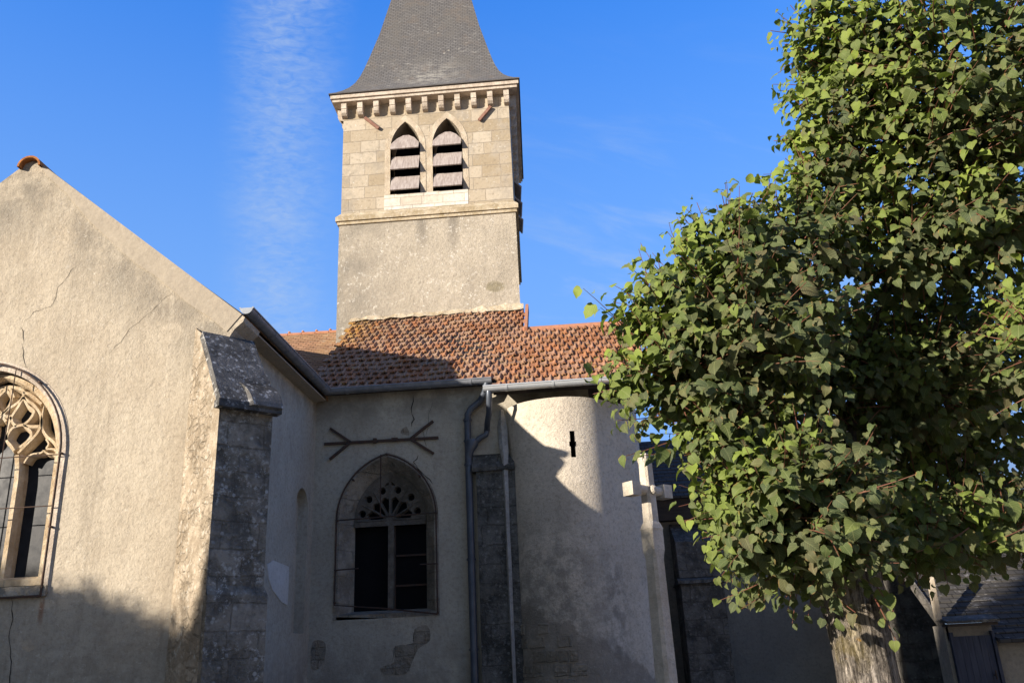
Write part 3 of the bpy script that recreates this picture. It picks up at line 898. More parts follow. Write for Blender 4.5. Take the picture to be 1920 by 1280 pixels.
# thicker plinth with a sloping set-off
mb.add([bp(BL+.05, -BH-.004, -.05), bp(BL+.05, BH+.03, -.05), bp(BL+.05, BH+.03, 2.36), bp(BL+.05, -BH-.004, 2.36), bp(BL, -BH, 2.46), bp(BL, BH, 2.46), bp(-.3, BH+.03, -.05), bp(-.3, BH+.03, 2.36), bp(-.3, BH, 2.46), bp(BL-.05, -BH-.004, -.05), bp(BL-.05, -BH-.004, 2.36)],
       [(0, 1, 2, 3), (3, 2, 5, 4), (1, 6, 7, 2), (2, 7, 8, 5), (9, 0, 3, 10)])
butt = mb.build('buttress', MT['butt'], CH)
# capstones of the weathering: three courses, the lowest with a small gablet in its middle
sdir = (bp(BL+.06, 0, zb-.02)-bp(0.0, 0, zt)); SL = sdir.length; sdir.normalize(); sn = bv.cross(sdir).normalized()
if sn.z < 0: sn = -sn
top = bp(0.0, 0, zt)
mb = MB()
for t0, t1, off in ((-0.04, 0.50, 0.0), (0.505, 0.735, 0.014), (0.74, 1.0, 0.028)):
    c = top + sdir*SL*(t0+t1)/2 + sn*(off-0.02)
    mb.obox(c, sdir, bv, sn, SL*(t1-t0)/2, BH+.012+off, 0.05)
mb.obox(bp(BL+.05, 0, zb-.035), bu, bv, bz, 0.07, BH+.06, 0.045)
mb.build('buttress_cap', MT['cap'], CH)
# raised mossy block on the right half of the lowest course, its curved left cheek catching the sun
mb = MB(); pts = []
for i in range(9):
    t = i/8
    pts.append((SL*(1.04-.36*t), .03+.085*math.sin(math.pi*min(1, t*.8+.2))))
lo = [top + sdir*q + sn*.02 for q, h in pts]; hi = [top + sdir*q + sn*h for q, h in pts]
hL, hR = -.07, BH+.055
L_ = [q+bv*(hL+.05*math.sin(math.pi*i/8)) for i, q in enumerate(lo)]+[q+bv*(hL+.09*(1-i/8)) for i, q in enumerate(hi)]; R_ = [q+bv*hR for q in lo]+[q+bv*hR for q in hi]
fs = []
for i in range(8): fs += [(i, i+1, 10+i, 9+i), (18+i, 18+9+i, 18+10+i, 18+i+1), (9+i, 10+i, 18+10+i, 18+9+i)]
fs += [(0, 9, 27, 18)]
mb.add(L_+R_, fs); mb.build('cap_block', MT['cap'], CH)
mb = side_mb
mb.build('buttress_side', MT['rubble'], CH)

# chapel wall (plane Y = 14) with its pointed window
CY = 14.0
wo = arch(-3.06, 0.79, 2.30, 3.80, 1.02)
MB().slab([(TX-.02, -0.05), (0.4, -0.05), (0.4, 5.96), (TX-.02, 5.96)], [wo], yz(CY), 0.0, 0.5).build('chapel_wall', MT['chapel'], CH)
# splayed stone reveal of the window
wi = arch(-3.05, 0.60, 2.36, 3.80, 0.80)
mb = MB()
n = len(wo)
mb.add([(u, CY-.004, v) for u, v in offset(wo, .07)]+[(u, CY-.004, v) for u, v in wo], [(i, (i+1) % n, n+(i+1) % n, n+i) for i in range(n)])
mb.add([(u, CY-.004, v) for u, v in wo]+[(u, CY+.28, v) for u, v in wi], [(i, (i+1) % n, n+(i+1) % n, n+i) for i in range(n)])
cwin = mb.build('pointed_window', MT['wstone'], CH, fix=False)
# fan tracery over a transom, two lights below
HUB = (-3.06, 3.80)
fh = []
for k in range(6):
    a = R(15+30*k)
    fh.append([(HUB[0]+r*math.cos(a+da), HUB[1]+r*math.sin(a+da)) for r, da in ((.11, -.09), (.24, -.205), (.35, -.215), (.40, 0.0), (.35, .215), (.24, .205), (.11, .09))])
    rc = 0.485 if k in (0, 5) else 0.51
    c = (HUB[0]+rc*math.cos(a), HUB[1]+rc*math.sin(a))
    fh.append([(c[0]+.064*math.cos(t*math.pi/6), c[1]+.064*math.sin(t*math.pi/6)) for t in range(12)])
fh.append([(HUB[0]-.09, 4.36), (HUB[0]-.02, 4.39), (HUB[0]-.02, 4.44), (HUB[0]-.08, 4.40)])
fh.append([(HUB[0]+.02, 4.39), (HUB[0]+.09, 4.36), (HUB[0]+.08, 4.40), (HUB[0]+.02, 4.44)])
fo = [p for p in arch(-3.05, 0.61, 3.70, 3.80, 0.81)]
MB().slab(fo, fh, yz(CY+.25), 0.0, 0.13, cdepth=.05, inset=.012).build('fan_tracery', MT['fan'], cwin)
mb = MB()
for k in range(7):
    a = R(30*k); mb.tube([(HUB[0]+.06*math.cos(a), CY+.245, HUB[1]+.06*math.sin(a)), (HUB[0]+.55*math.cos(a), CY+.245, HUB[1]+.55*math.sin(a))], .014, 6)
mb.build('fan_rib', MT['fan'], cwin)
mb = MB(); mb.box(-3.65, -2.45, CY+.22, CY+.36, 3.70, 3.78); mb.build('transom', MT['fan'], cwin)
mb = MB(); mb.box(-3.075, -2.985, CY+.20, CY+.36, 2.30, 3.698); mb.build('mullion', MT['fan'], cwin)
mb = MB(); mb.box(-3.70, -2.40, CY+.36, CY+.38, 2.25, 4.65); mb.build('glass', MT['black'], cwin)
mb = MB()
for v in (2.72, 3.20): mb.box(-2.985, -2.46, CY+.31, CY+.325, v, v+.03)
mb.box(-2.985, -2.968, CY+.31, CY+.325, 2.36, 3.70)
mb.build('glazing_bar', MT['iron'], cwin)
mb = MB(); mb.add([(-3.86, CY-.004, 2.28), (-2.25, CY-.004, 2.18), (-2.25, CY+.33, 2.36), (-3.86, CY+.33, 2.36), (-3.86, CY-.004, 2.2), (-2.25, CY-.004, 2.12)], [(0, 1, 2, 3), (4, 5, 1, 0)])
mb.build('window_sill', MT['chapel'], cwin, fix=False)
# bent iron grille frame standing just off the wall
IY = CY-.06
iw = arch(-3.055, 0.825, 2.45, 3.80, 1.05)
fr = iw[1:]+[(-3.88, 2.46)]
fr[0] = (-2.225, 2.25)
mb = MB(); mb.tube([(u, IY, v) for u, v in fr]+[(-3.05, IY, 2.37), (-2.225, IY, 2.25)], .013, 6)
for (u0, v0), (u1, v1) in (((-3.88, 3.79), (-2.23, 3.83)), ((-3.88, 3.0), (-3.5, 3.01)), ((-2.5, 3.02), (-2.23, 3.02)), ((-3.15, 4.85), (-3.15, 3.80))):
    mb.tube([(u0, IY, v0), (u1, IY, v1)], .011, 6)
for u, v in ((-3.88, 2.5), (-3.88, 3.79), (-2.23, 3.83), (-2.225, 2.27), (-3.62, 4.45), (-2.5, 4.45), (-2.23, 3.02), (-3.88, 3.0), (-3.055, 4.85)):
    mb.tube([(u, IY-.02, v), (u, CY+.03, v)], .016, 6)
mb.build('iron_grille', MT['iron'], cwin)
# iron tie anchor
cp = lambda x, y, d=.03: at(x, y, CY-d)
mb = MB()
for a_, b_ in (((608, 832), (716, 826)), ((716, 826), (822, 820)), ((657, 828), (619, 803)), ((657, 829), (618, 861)), ((770, 822), (812, 789)), ((770, 823), (813, 850))):
    mb.bar(cp(*a_), cp(*b_), .042, .03 + .004*(a_[0] == 657 or a_[0] == 770))
mb.obox(cp(703, 826, .04), (1, 0, 0), (0, 1, 0), (0, 0, 1), .03, .03, .04)
mb.obox(cp(740, 824, .04), (1, 0, 0), (0, 1, 0), (0, 0, 1), .05, .025, .03)
mb.build('tie_anchor', MT['iron'], CH)
cpp = lambda x, y: at(x, y, CY-.004)
crack('crack', cpp, [(775, 740), (771, 765), (776, 785), (772, 800)], .014, CH, 11)
crack('crack', cpp, [(812, 750), (806, 775), (802, 800), (798, 818)], .005, CH, 12)
crack('crack', cpp, [(790, 800), (797, 822), (800, 838)], .012, CH, 13)
crack('crack', cpp, [(786, 852), (776, 866), (784, 878), (796, 890), (812, 908)], .014, CH, 14)
crack('crack', cpp, [(815, 930), (818, 950)], .006, CH, 15)
crack('crack', cpp, [(776, 1185), (775, 1205), (738, 1215), (735, 1240)], .008, CH, 16)


def patch(name, px, mat, seed, parent, d=.006):
    rr = random.Random(seed)
    q = [at(x+rr.uniform(-1.5, 1.5), y+rr.uniform(-1.5, 1.5), CY-d) for x, y in px]
    lp = smooth_loop([(p.x, p.z) for p in q], 3)
    mb = MB(); mb.slab(lp, [], yz(CY-d), 0.0, .02); return mb.build(name, mat, parent)


patch('exposed_stone', [(715, 1250), (740, 1240), (740, 1212), (775, 1205), (778, 1180), (800, 1172), (805, 1200), (785, 1215), (772, 1240), (760, 1262), (720, 1264)], MT['patch'], 3, CH)
patch('exposed_stone', [(752, 812), (757, 803), (764, 800), (766, 814)], MT['patch'], 4, CH)
#patch('exposed_stone', [(775, 862), (778, 853), (789, 852), (788, 860), (782, 868), (778, 875)], MT['crack'], 5, CH)
patch('exposed_stone', [(584, 1205), (598, 1200), (612, 1206), (608, 1235), (596, 1252), (584, 1250)], MT['patch'], 6, CH)

# pilaster between chapel and turret
mb = MB(); mb.box(-1.54, -0.9, CY-.16, CY+.02, -.05, 4.44)
pil = mb.build('pilaster', MT['pil'], CH)
mb = MB()
mb.hexa([(-1.60, CY-.22, 4.44), (-0.9, CY-.22, 4.44), (-0.9, CY+.02, 4.44), (-1.60, CY+.02, 4.44), (-1.60, CY-.22, 4.50), (-0.9, CY-.22, 4.50), (-0.9, CY+.02, 4.78), (-1.60, CY+.02, 4.78)])
mb.build('pilaster_cap', MT['pil'], pil)

# round stair turret: elliptical plan, loop-hole cut through its skin
TCX, TCY, TA, TB = 0.06, 14.55, 1.25, 1.08


PLAN = []
_k = [(-1.12, 14.6), (-1.06, 14.25), (-.97, 13.95), (-.76, 13.70), (-.46, 13.54), (-.12, 13.475), (.15, 13.515), (.35, 13.605), (.54, 13.755), (.76, 13.98), (.98, 14.19), (1.14, 14.39), (1.22, 14.62), (1.23, 15.0), (1.23, 15.6), (1.23, 18.0)]
for i in range(len(_k)-1):
    p0, p1, p2, p3 = (Vector(_k[min(max(i+j, 0), len(_k)-1)]) for j in (-1, 0, 1, 2))
    for t in range(6):
        t /= 6
        PLAN.append(0.5*((2*p1)+(p2-p0)*t+(2*p0-5*p1+4*p2-p3)*t*t+(3*p1-p0-3*p2+p3)*t**3))
PLAN.append(Vector(_k[-1])); ARC = [0.0]
for a_, b_ in zip(PLAN, PLAN[1:]): ARC.append(ARC[-1]+(b_-a_).length)


def tp(q, z, s=0.0):
    """q metres along the turret's plan from its left end, s metres inside its face"""
    x = float(np.interp(q, ARC, [p.x for p in PLAN])); y = float(np.interp(q, ARC, [p.y for p in PLAN]))
    e = .03
    d = Vector((float(np.interp(q+e, ARC, [p.x for p in PLAN])-np.interp(q-e, ARC, [p.x for p in PLAN])), float(np.interp(q+e, ARC, [p.y for p in PLAN])-np.interp(q-e, ARC, [p.y for p in PLAN])), 0)).normalized()
    return Vector((x, y, z)) + Vector((-d.y, d.x, 0))*s


def arcx(x): return float(np.interp(x, [p.x for p in PLAN[:66]], ARC[:66]))


_s = at(1074, 832, 13.5); slz = _s.z; sth = arcx(_s.x)
half = 0.040; bulge = 0.058
ths = sorted(set([q for q in np.arange(0, ARC[-1], .055).tolist() if abs(q-sth) > 1.35*bulge] + [sth-bulge, sth-half, sth+half, sth+bulge, ARC[-1]]))
zs = sorted(set([-.05, .8, 1.6, 2.3, 3.0, 3.5, slz-.215, slz-.04, slz+.04, slz+.215, 5.1, 5.3, 5.52]))
mb = MB(); V_ = {}
def inslit(t, z):
    return (abs(t-sth) < half and abs(z-slz) < .21) or (abs(t-sth) < bulge and abs(z-slz) < .04)
for i in range(len(ths)-1):
    for j in range(len(zs)-1):
        if inslit((ths[i]+ths[i+1])/2, (zs[j]+zs[j+1])/2): continue
        mb.add([tp(ths[i], zs[j]), tp(ths[i+1], zs[j]), tp(ths[i+1], zs[j+1]), tp(ths[i], zs[j+1])], [(0, 1, 2, 3)])
tur = mb.build('turret_wall', MT['turret'], CH, smooth=True)
mb = MB()
ol = [(-half, -.215), (half, -.215), (half, -.04), (bulge, -.04), (bulge, .04), (half, .04), (half, .215), (-half, .215), (-half, .04), (-bulge, .04), (-bulge, -.04), (-half, -.04)]
n = len(ol)
mb.add([tp(sth+a_, slz+z_) for a_, z_ in ol]+[tp(sth+a_, slz+z_, .35) for a_, z_ in ol], [(i, (i+1) % n, n+(i+1) % n, n+i) for i in range(n)]+[tuple(range(n, 2*n))])
mb.build('loophole', MT['black'], tur)
# mortar fillet where the turret meets the wall
mb = MB(); prev = None; rr = random.Random(9)
fz = [(5.5, -1.10, -1.09), (5.35, -1.13, -1.06), (5.2, -1.16, -1.04), (5.05, -1.15, -1.03), (4.9, -1.14, -1.03), (4.75, -1.12, -1.02), (4.6, -1.11, -1.03), (4.4, -1.10, -1.04), (4.0, -1.09, -1.045), (3.5, -1.09, -1.05), (2.9, -1.085, -1.045), (2.2, -1.085, -1.05), (1.4, -1.085, -1.05), (0, -1.085, -1.05)]
for z, xa, xb in fz:
    y = CY-.17 if z < 4.7 else CY-.17+min(.15, (z-4.7)*.3)
    cur = [Vector((xa+rr.uniform(-.012, .012), y, z)), Vector(((xa+xb)/2, y-.05, z)), Vector((xb+.03, y-.01, z)), Vector((xa-.02, CY+.01, z))]
    if prev: mb.add(prev+cur, [(0, 1, 5, 4), (1, 2, 6, 5), (3, 0, 4, 7)])
    prev = cur
mb.build('mortar_fillet', MT['mortar'], CH, smooth=True)
# exposed stones at the foot of the turret
mb = MB(); rr = random.Random(31)
for row, z in enumerate((1.05, 1.25, 1.45, 1.65, 1.85)):
    th = arcx(-.95)
    lim = arcx(.2-.16*row+rr.uniform(-.08, .08))
    while th < lim:
        dw = rr.uniform(.14, .30)
        if rr.random() < .3:
            th += dw; continue
        q = [(th+.008, z+.01), (th+dw-.008, z+.01+rr.uniform(0, .02)), (th+dw-.01, z+.18), (th+.01, z+.185)]
        P = [tp(a_, z_, .004) for a_, z_ in q]; Q = [tp(a_+(.012 if i in (0, 3) else -.012), z_+(.012 if i < 2 else -.012), -.022) for i, (a_, z_) in enumerate(q)]
        mb.add(P+Q, [(4, 5, 6, 7), (0, 1, 5, 4), (1, 2, 6, 5), (2, 3, 7, 6), (3, 0, 4, 7)])
        th += dw
mb.build('exposed_stone', MT['patch'], tur)

# ------------------------------------------------------------------ main tiled roof
RP = R(39.8); RO = Vector((0, 13.85, 6.0)); rs = Vector((0, math.cos(RP), math.sin(RP))); rn = Vector((0, -math.sin(RP), math.cos(RP)))


def tiles(x0, x1, s0, s1, wx, ws, seed, skip=None):
    rr = random.Random(seed); mb = MB()
    prof = [(0.0, .004), (.10, .0), (.55, .0), (.68, .006), (.80, .030), (.92, .034), (1.02, .016)]
    nr = int(math.ceil((s1-s0)/ws)); nc = int(math.ceil((x1-x0)/wx))
    for i in range(nr):
        row_dx = rr.uniform(-.01, .01); row_tone = rr.random()*.3
        for j in range(nc):
            xa = x0+j*wx+(.5*wx if i % 2 else 0)-.25*wx + row_dx; s = s0+i*ws
            if skip and skip(xa+wx/2, s+ws/2): continue
            slip = rr.random() < .035
            lift = rr.uniform(.024, .048)+(.015 if slip else 0); yaw = rr.uniform(-.05, .05)+(rr.uniform(-.22, .22) if slip else 0); sag = .02*math.sin(xa*1.3+1)*math.sin(s*1.1)+.012*math.sin(xa*2.7+s*2); s_ = s-(rr.uniform(.02, .06) if slip else 0); tilt = rr.uniform(-.012, .012)
            vs_ = []
            for (sv, hz) in ((s_-.02, lift+sag), (s_+ws*.55, lift*.55+sag), (s_+ws*1.06, .008+sag)):
                for u, h in prof:
                    xx = xa+u*wx; ds = (u-.5)*wx*yaw - (0.035 if sv < s_ and u > .6 else 0) + (.02*(1-u) if sv < s_ else 0)
                    vs_.append(RO + Vector((xx, 0, 0)) + rs*(sv+ds) + rn*(h+hz+tilt*(u-.5)))
            k = len(prof)
            fs = [(r*k+c, r*k+c+1, (r+1)*k+c+1, (r+1)*k+c) for r in range(2) for c in range(k-1)]
            b0 = len(vs_)
            for u, h in prof: vs_.append(vs_[prof.index((u, h))] - rn*(.03))
            fs += [(b0+c, b0+c+1, c+1, c) for c in range(k-1)]
            b1 = len(vs_); vs_ += [vs_[k-1]-rn*.04, vs_[2*k-1]-rn*.03, vs_[3*k-1]-rn*.02]
            fs += [(k-1, b1, b1+1, 2*k-1), (2*k-1, b1+1, b1+2, 3*k-1)]
            mb.add(vs_, fs, (min(1, rr.random()*.8+row_tone), rr.random(), rr.random()))
    return mb


S_TOP = 2.85/math.cos(RP)+.02
S_RIDGE = 1.84/math.cos(RP)
mb = tiles(-4.43, -0.72, -.03, S_TOP, .155, .225, 3)
mr = mb.build('tiled_roof', MT['tile'], CH, fix=False)
mb = MB()      # boarding under the tiles, verge edge included
def rpt(x, s, h): return RO + Vector((x, 0, 0)) + rs*s + rn*h
mb.hexa([rpt(-4.42, -.02, -.09), rpt(-.74, -.02, -.09), rpt(-.74, S_TOP, -.09), rpt(-4.42, S_TOP, -.09), rpt(-4.42, -.02, -.004), rpt(-.74, -.02, -.004), rpt(-.74, S_TOP, -.004), rpt(-4.42, S_TOP, -.004)])
mb.build('roof_boarding', MT['darkwood'], mr)
S_R0 = -.44
mb = tiles(-1.16, 1.32, S_R0, S_RIDGE, .155, .225, 8, skip=lambda x, s: x < -0.80 and s > -.02)
mr2 = mb.build('turret_roof', MT['tile'], CH, fix=False)
mb = MB()
mb.hexa([rpt(-1.18, S_R0+.02, -.10), rpt(1.34, S_R0+.02, -.10), rpt(1.34, -.025, -.10), rpt(-1.18, -.025, -.10), rpt(-1.18, S_R0+.02, -.006), rpt(1.34, S_R0+.02, -.006), rpt(1.34, -.025, -.006), rpt(-1.18, -.025, -.006)])
mb.hexa([rpt(-.735, -.02, -.10), rpt(1.34, -.02, -.10), rpt(1.34, S_RIDGE, -.10), rpt(-.735, S_RIDGE, -.10), rpt(-.735, -.02, -.006), rpt(1.34, -.02, -.006), rpt(1.34, S_RIDGE, -.006), rpt(-.735, S_RIDGE, -.006)])
mb.build('roof_boarding', MT['darkwood'], mr2)
# ridge of the turret roof and the slope behind
mb = MB(); rz = rpt(0, S_RIDGE, 0)
mb.hexa([(-.76, rz.y, rz.z-.1), (1.34, rz.y, rz.z-.1), (1.34, rz.y+2.4, rz.z-1.9), (-.76, rz.y+2.4, rz.z-1.9), (-.76, rz.y, rz.z+.03), (1.34, rz.y, rz.z+.03), (1.34, rz.y+2.4, rz.z-1.8), (-.76, rz.y+2.4, rz.z-1.8)])
mb.build('back_slope', MT['darkwood'], mr2)
mb = MB()
for k in range(6):
    xa = -.74+k*.36
    mb.tube([(xa, rz.y, rz.z+.0), (xa+.38, rz.y, rz.z+.012)], [.085, .075], 10)
mb.build('ridge_tile', MT['ridge2'], mr2, smooth=True)
# verge tiles: step at the tower's foot and right-hand end
mb = MB()
mb.hexa([rpt(-.70, S_RIDGE-.1, -.08), rpt(-.64, S_RIDGE-.1, -.08), rpt(-.64, S_TOP+.12, -.08), rpt(-.70, S_TOP+.12, -.08), rpt(-.70, S_RIDGE-.1, .12), rpt(-.64, S_RIDGE-.1, .12), rpt(-.64, S_TOP+.12, .10), rpt(-.70, S_TOP+.12, .10)])
mb.build('verge_tile', MT['ridge2'], mr2)
mb = MB()
mb.hexa([rpt(1.34, S_R0, -.10), rpt(1.40, S_R0, -.10), rpt(1.40, S_RIDGE+.1, -.10), rpt(1.34, S_RIDGE+.1, -.10), rpt(1.34, S_R0, .09), rpt(1.40, S_R0, .09), rpt(1.40, S_RIDGE+.1, .09), rpt(1.34, S_RIDGE+.1, .09)])
mb.build('verge_tile', MT['ridge2'], mr2)
# cement flashing along the tower foot
mb = MB(); rr = random.Random(4); k = 30
tpz = rpt(0, S_TOP, 0)
L1, L2 = [], []
for i in range(k+1):
    x = -4.46+3.72*i/k; w = rr.uniform(.05, .12) + (.06 if x > -1.8 else 0)
    L1.append((x, tpz.y-.015, tpz.z+.02+w)); L2.append((x, tpz.y-.11, tpz.z-.005+rr.uniform(-.02, .02)))
mb.add(L1+L2, [(i, i+1, k+2+i, k+1+i) for i in range(k)])
mb.build('cement_flashing', MT['stringc'], CH, fix=False)

# nave roof left of the tower, with knobbed ridge
mb = MB()
NO = RO + rn*(-.45)
nrw = 36; s0, s1 = .4, (17.62-NO.y)/math.cos(RP)
for i in range(nrw):
    sa = s0+(s1-s0)*i/nrw; sb = s0+(s1-s0)*(i+1)/nrw+.02
    p = lambda x, s, h: NO + Vector((x, 0, 0)) + rs*s + rn*h
    mb.hexa([p(-13, sa, -.06), p(-4.2, sa, -.06), p(-4.2, sb, -.06), p(-13, sb, -.06), p(-13, sa, .016), p(-4.2, sa, .016), p(-4.2, sb, .0), p(-13, sb, .0)])
nr_ = mb.build('nave_roof', MT['nave'], CH)
rz2 = NO + rs*s1
mb = MB(); mb.hexa([(-13, rz2.y, rz2.z-.1), (-4.2, rz2.y, rz2.z-.1), (-4.2, rz2.y+3, rz2.z-2.5), (-13, rz2.y+3, rz2.z-2.5), (-13, rz2.y, rz2.z), (-4.2, rz2.y, rz2.z), (-4.2, rz2.y+3, rz2.z-2.4), (-13, rz2.y+3, rz2.z-2.4)])
mb.build('back_slope', MT['nave'], nr_)
mb = MB()
for k in range(28):
    xa = -13+.29*k*1.08
    mb.tube([(xa, rz2.y, rz2.z-.02), (xa+.30, rz2.y, rz2.z-.02)], [.07, .062], 8)
    mb.tube([(xa, rz2.y, rz2.z+.04), (xa+.03, rz2.y, rz2.z+.075)], [.035, .03], 6)
mb.build('ridge_tile', MT['ridge2'], nr_, smooth=True)

# ------------------------------------------------------------------ gutters and downpipes
def gutter(name, pts, r, mat, bands=True, upv=(0, 0, 1)):
    """half-round trough along pts, open at the top"""
    mb = MB(); n = 10; pts = [Vector(p) for p in pts]; rings = []
    for i, p in enumerate(pts):
        d0 = (pts[i]-pts[i-1]).normalized() if i else None
        d1 = (pts[i+1]-pts[i]).normalized() if i < len(pts)-1 else None
        d = ((d0 or d1)+(d1 or d0)).normalized()
        sd = d.cross(Vector((0, 0, 1))).normalized()
        k = 1/max(.5, d.dot(d1 or d0))
        rings.append([p + sd*math.cos(math.pi*t/n)*r*k - Vector((0, 0, 1))*math.sin(math.pi*t/n)*r for t in range(n+1)])
        rings[-1] += [p + sd*math.cos(math.pi*t/n)*(r-.008)*k - Vector((0, 0, 1))*math.sin(math.pi*t/n)*(r-.008) for t in range(n, -1, -1)]
    m_ = len(rings[0])
    for i in range(len(rings)-1):
        mb.add(rings[i]+rings[i+1], [(t, (t+1) % m_, m_+(t+1) % m_, m_+t) for t in range(m_)])
    for rg in (rings[0], rings[-1]): mb.add(rg[:n+1], [tuple(range(n+1))])
    # rolled front bead
    mb.tube([rg[0] for rg in rings], .014, 6); mb.tube([rg[n] for rg in rings], .012, 6)
    g = mb.build(name, mat, CH, smooth=True)
    if bands:
        for i in range(len(pts)-1):
            L = (pts[i+1]-pts[i]); nb = int(L.length/.62)
            for k in range(nb):
                mb = MB(); c = pts[i]+L*((k+.5)/nb); d = L.normalized(); sd = d.cross(Vector((0, 0, 1))).normalized()
                rg = [[c+d*e+sd*math.cos(math.pi*t/8)*(r+.007)-Vector((0, 0, 1))*math.sin(math.pi*t/8)*(r+.007) for t in range(9)] for e in (-.018, .018)]
                mb.add(rg[0]+rg[1], [(t, t+1, 10+t, 9+t) for t in range(8)])
                mb.add(rg[0]+[c+d*-.018+sd*math.cos(math.pi*t/8)*(r-.004)-Vector((0, 0, 1))*math.sin(math.pi*t/8)*(r-.004) for t in range(9)], [(t, t+1, 10+t, 9+t) for t in range(8)])
                mb.add(rg[1]+[c+d*.018+sd*math.cos(math.pi*t/8)*(r-.004)-Vector((0, 0, 1))*math.sin(math.pi*t/8)*(r-.004) for t in range(9)], [(t, t+1, 10+t, 9+t) for t in range(8)])
                mb.build('gutter_bracket', mat, g, smooth=True)
    return g


GXE = -4.055
gutter('gutter', [(GXE, 10.02, 6.0), (GXE, 13.77, 5.985), (-1.22, 13.77, 5.995)], .085, MT['zinc_shade'])
RG = rpt(0, S_R0, 0)
gutter('gutter', [(-1.33, RG.y-.085, RG.z+.03), (0.97, RG.y-.085, RG.z+.045), (1.34, RG.y-.085, RG.z+.05)], .085, MT['zinc'])
# downpipe with its branch
PY = CY-.10
mb = MB()
mb.tube([(-1.30, 13.77, 5.93), (-1.34, 13.80, 5.78), (-1.44, PY+.02, 5.66), (-1.60, PY, 5.53), (-1.655, PY, 5.44), (-1.665, PY, 5.30), (-1.665, PY, 4.9)], .058, 14)
mb.tube([(-1.665, PY, 4.92), (-1.66, PY, -.05)], .060, 14)
dpipe = mb.build('downpipe', MT['pipe'], CH, smooth=True)
mb = MB()
mb.tube([(-1.665, PY, 4.70), (-1.64, PY, 4.82), (-1.60, PY, 4.93), (-1.60, PY, 4.99)], [.064, .075, .11, .10], 14)
mb.build('collector', MT['pipe'], dpipe, smooth=True)
mb = MB()
mb.tube([(-1.24, RG.y-.085, RG.z-.03), (-1.24, RG.y-.085, RG.z-.14), (-1.26, 13.56, 5.36), (-1.31, 13.72, 5.24), (-1.34, PY, 5.16), (-1.36, PY, 5.07), (-1.46, PY, 5.02), (-1.56, PY, 4.94), (-1.60, PY, 4.86)], .050, 14)
mb.build('branch_pipe', MT['pipe'], dpipe, smooth=True)
for z in (5.34, 4.98, 4.58, 3.05, 1.7):
    mb = MB(); mb.tube([(-1.664, PY, z-.02), (-1.664, PY, z+.02)], .07, 14); mb.tube([(-1.74, PY, z), (-1.59, PY, z)], .011, 6)
    mb.build('pipe_bracket', MT['pipe'], dpipe)

# ------------------------------------------------------------------ bell tower
TY, TXL, TXR, TD = 16.7, -4.76, -0.81, 3.95
SK = -.19                                   # the plan is a little out of square at the back right
def tower_box(mb, inset, z0, z1, ins1=None, skew=SK):
    i0 = inset; i1 = inset if ins1 is None else ins1
    P = []
    for ii, z in ((i0, z0), (i1, z1)):
        P += [(TXL+ii, TY+ii, z), (TXR-ii, TY+ii, z), (TXR-ii+skew, TY+TD-ii, z), (TXL+ii, TY+TD-ii, z)]
    return mb.hexa(P)


mb = MB(); tower_box(mb, 0, -.05, 10.72, skew=-.36)
shaft = mb.build('tower_shaft', MT['shaft'], CH)
mb = MB(); tower_box(mb, -.07, 10.80, 10.90); tower_box(mb, -.035, 10.722, 10.798); tower_box(mb, -.07, 10.902, 11.03, .03)
mb.build('string_course', MT['stringc'], shaft)
BZ0, BZ1 = 11.032, 13.92
oA = arch(-3.27, .345, 11.42, 12.62, .70, 10); oB = arch(-2.295, .345, 11.42, 12.62, .70, 10)
bx0, bx1 = TXL+.03, TXR-.03
mb = MB(); mb.slab([(bx0, BZ0), (bx1, BZ0), (bx1, BZ1), (bx0, BZ1)], [oA, oB], yz(TY+.03), 0.0, .6)
# other three sides
ob = TY+TD-.03
mb.add([(bx1, TY+.03, BZ0), (bx1+SK, ob, BZ0), (bx0, ob, BZ0), (bx0, TY+.03, BZ0), (bx1, TY+.03, BZ1), (bx1+SK, ob, BZ1), (bx0, ob, BZ1), (bx0, TY+.03, BZ1)], [(0, 1, 5, 4), (1, 2, 6, 5), (2, 3, 7, 6)])
bel = mb.build('belfry', MT['belfry'], CH, fix=False)
mb = MB()     # plain stone surrounds of the paired bell openings
so_ = [[(u, v) for u, v in offset(o, .13)] for o in (oA, oB)]
for o, oo in zip((oA, oB), so_):
    n = len(o); oo = [(u, max(v, 11.42)) for u, v in oo]
    f0 = [(u, TY+.022, v) for u, v in oo]; f1 = [(u, TY+.022, v) for u, v in o]; f2 = [(u, TY+.4, v) for u, v in o]
    mb.add(f0+f1+f2, [(i, (i+1) % n, n+(i+1) % n, n+i) for i in range(n)]+[(n+i, n+(i+1) % n, 2*n+(i+1) % n, 2*n+i) for i in range(n)])
mb.build('opening_surround', MT['jamb'], bel, fix=False)
mb = MB(); mb.box(-3.75, -1.85, TY+.022, TY+.1, 11.034, 11.415); mb.build('sill_band', MT['sill'], bel)
mb = MB(); mb.box(bx0+.3, bx1-.5, TY+.55, TY+.6, 11.2, 13.6); mb.build('belfry_interior', MT['black'], bel)
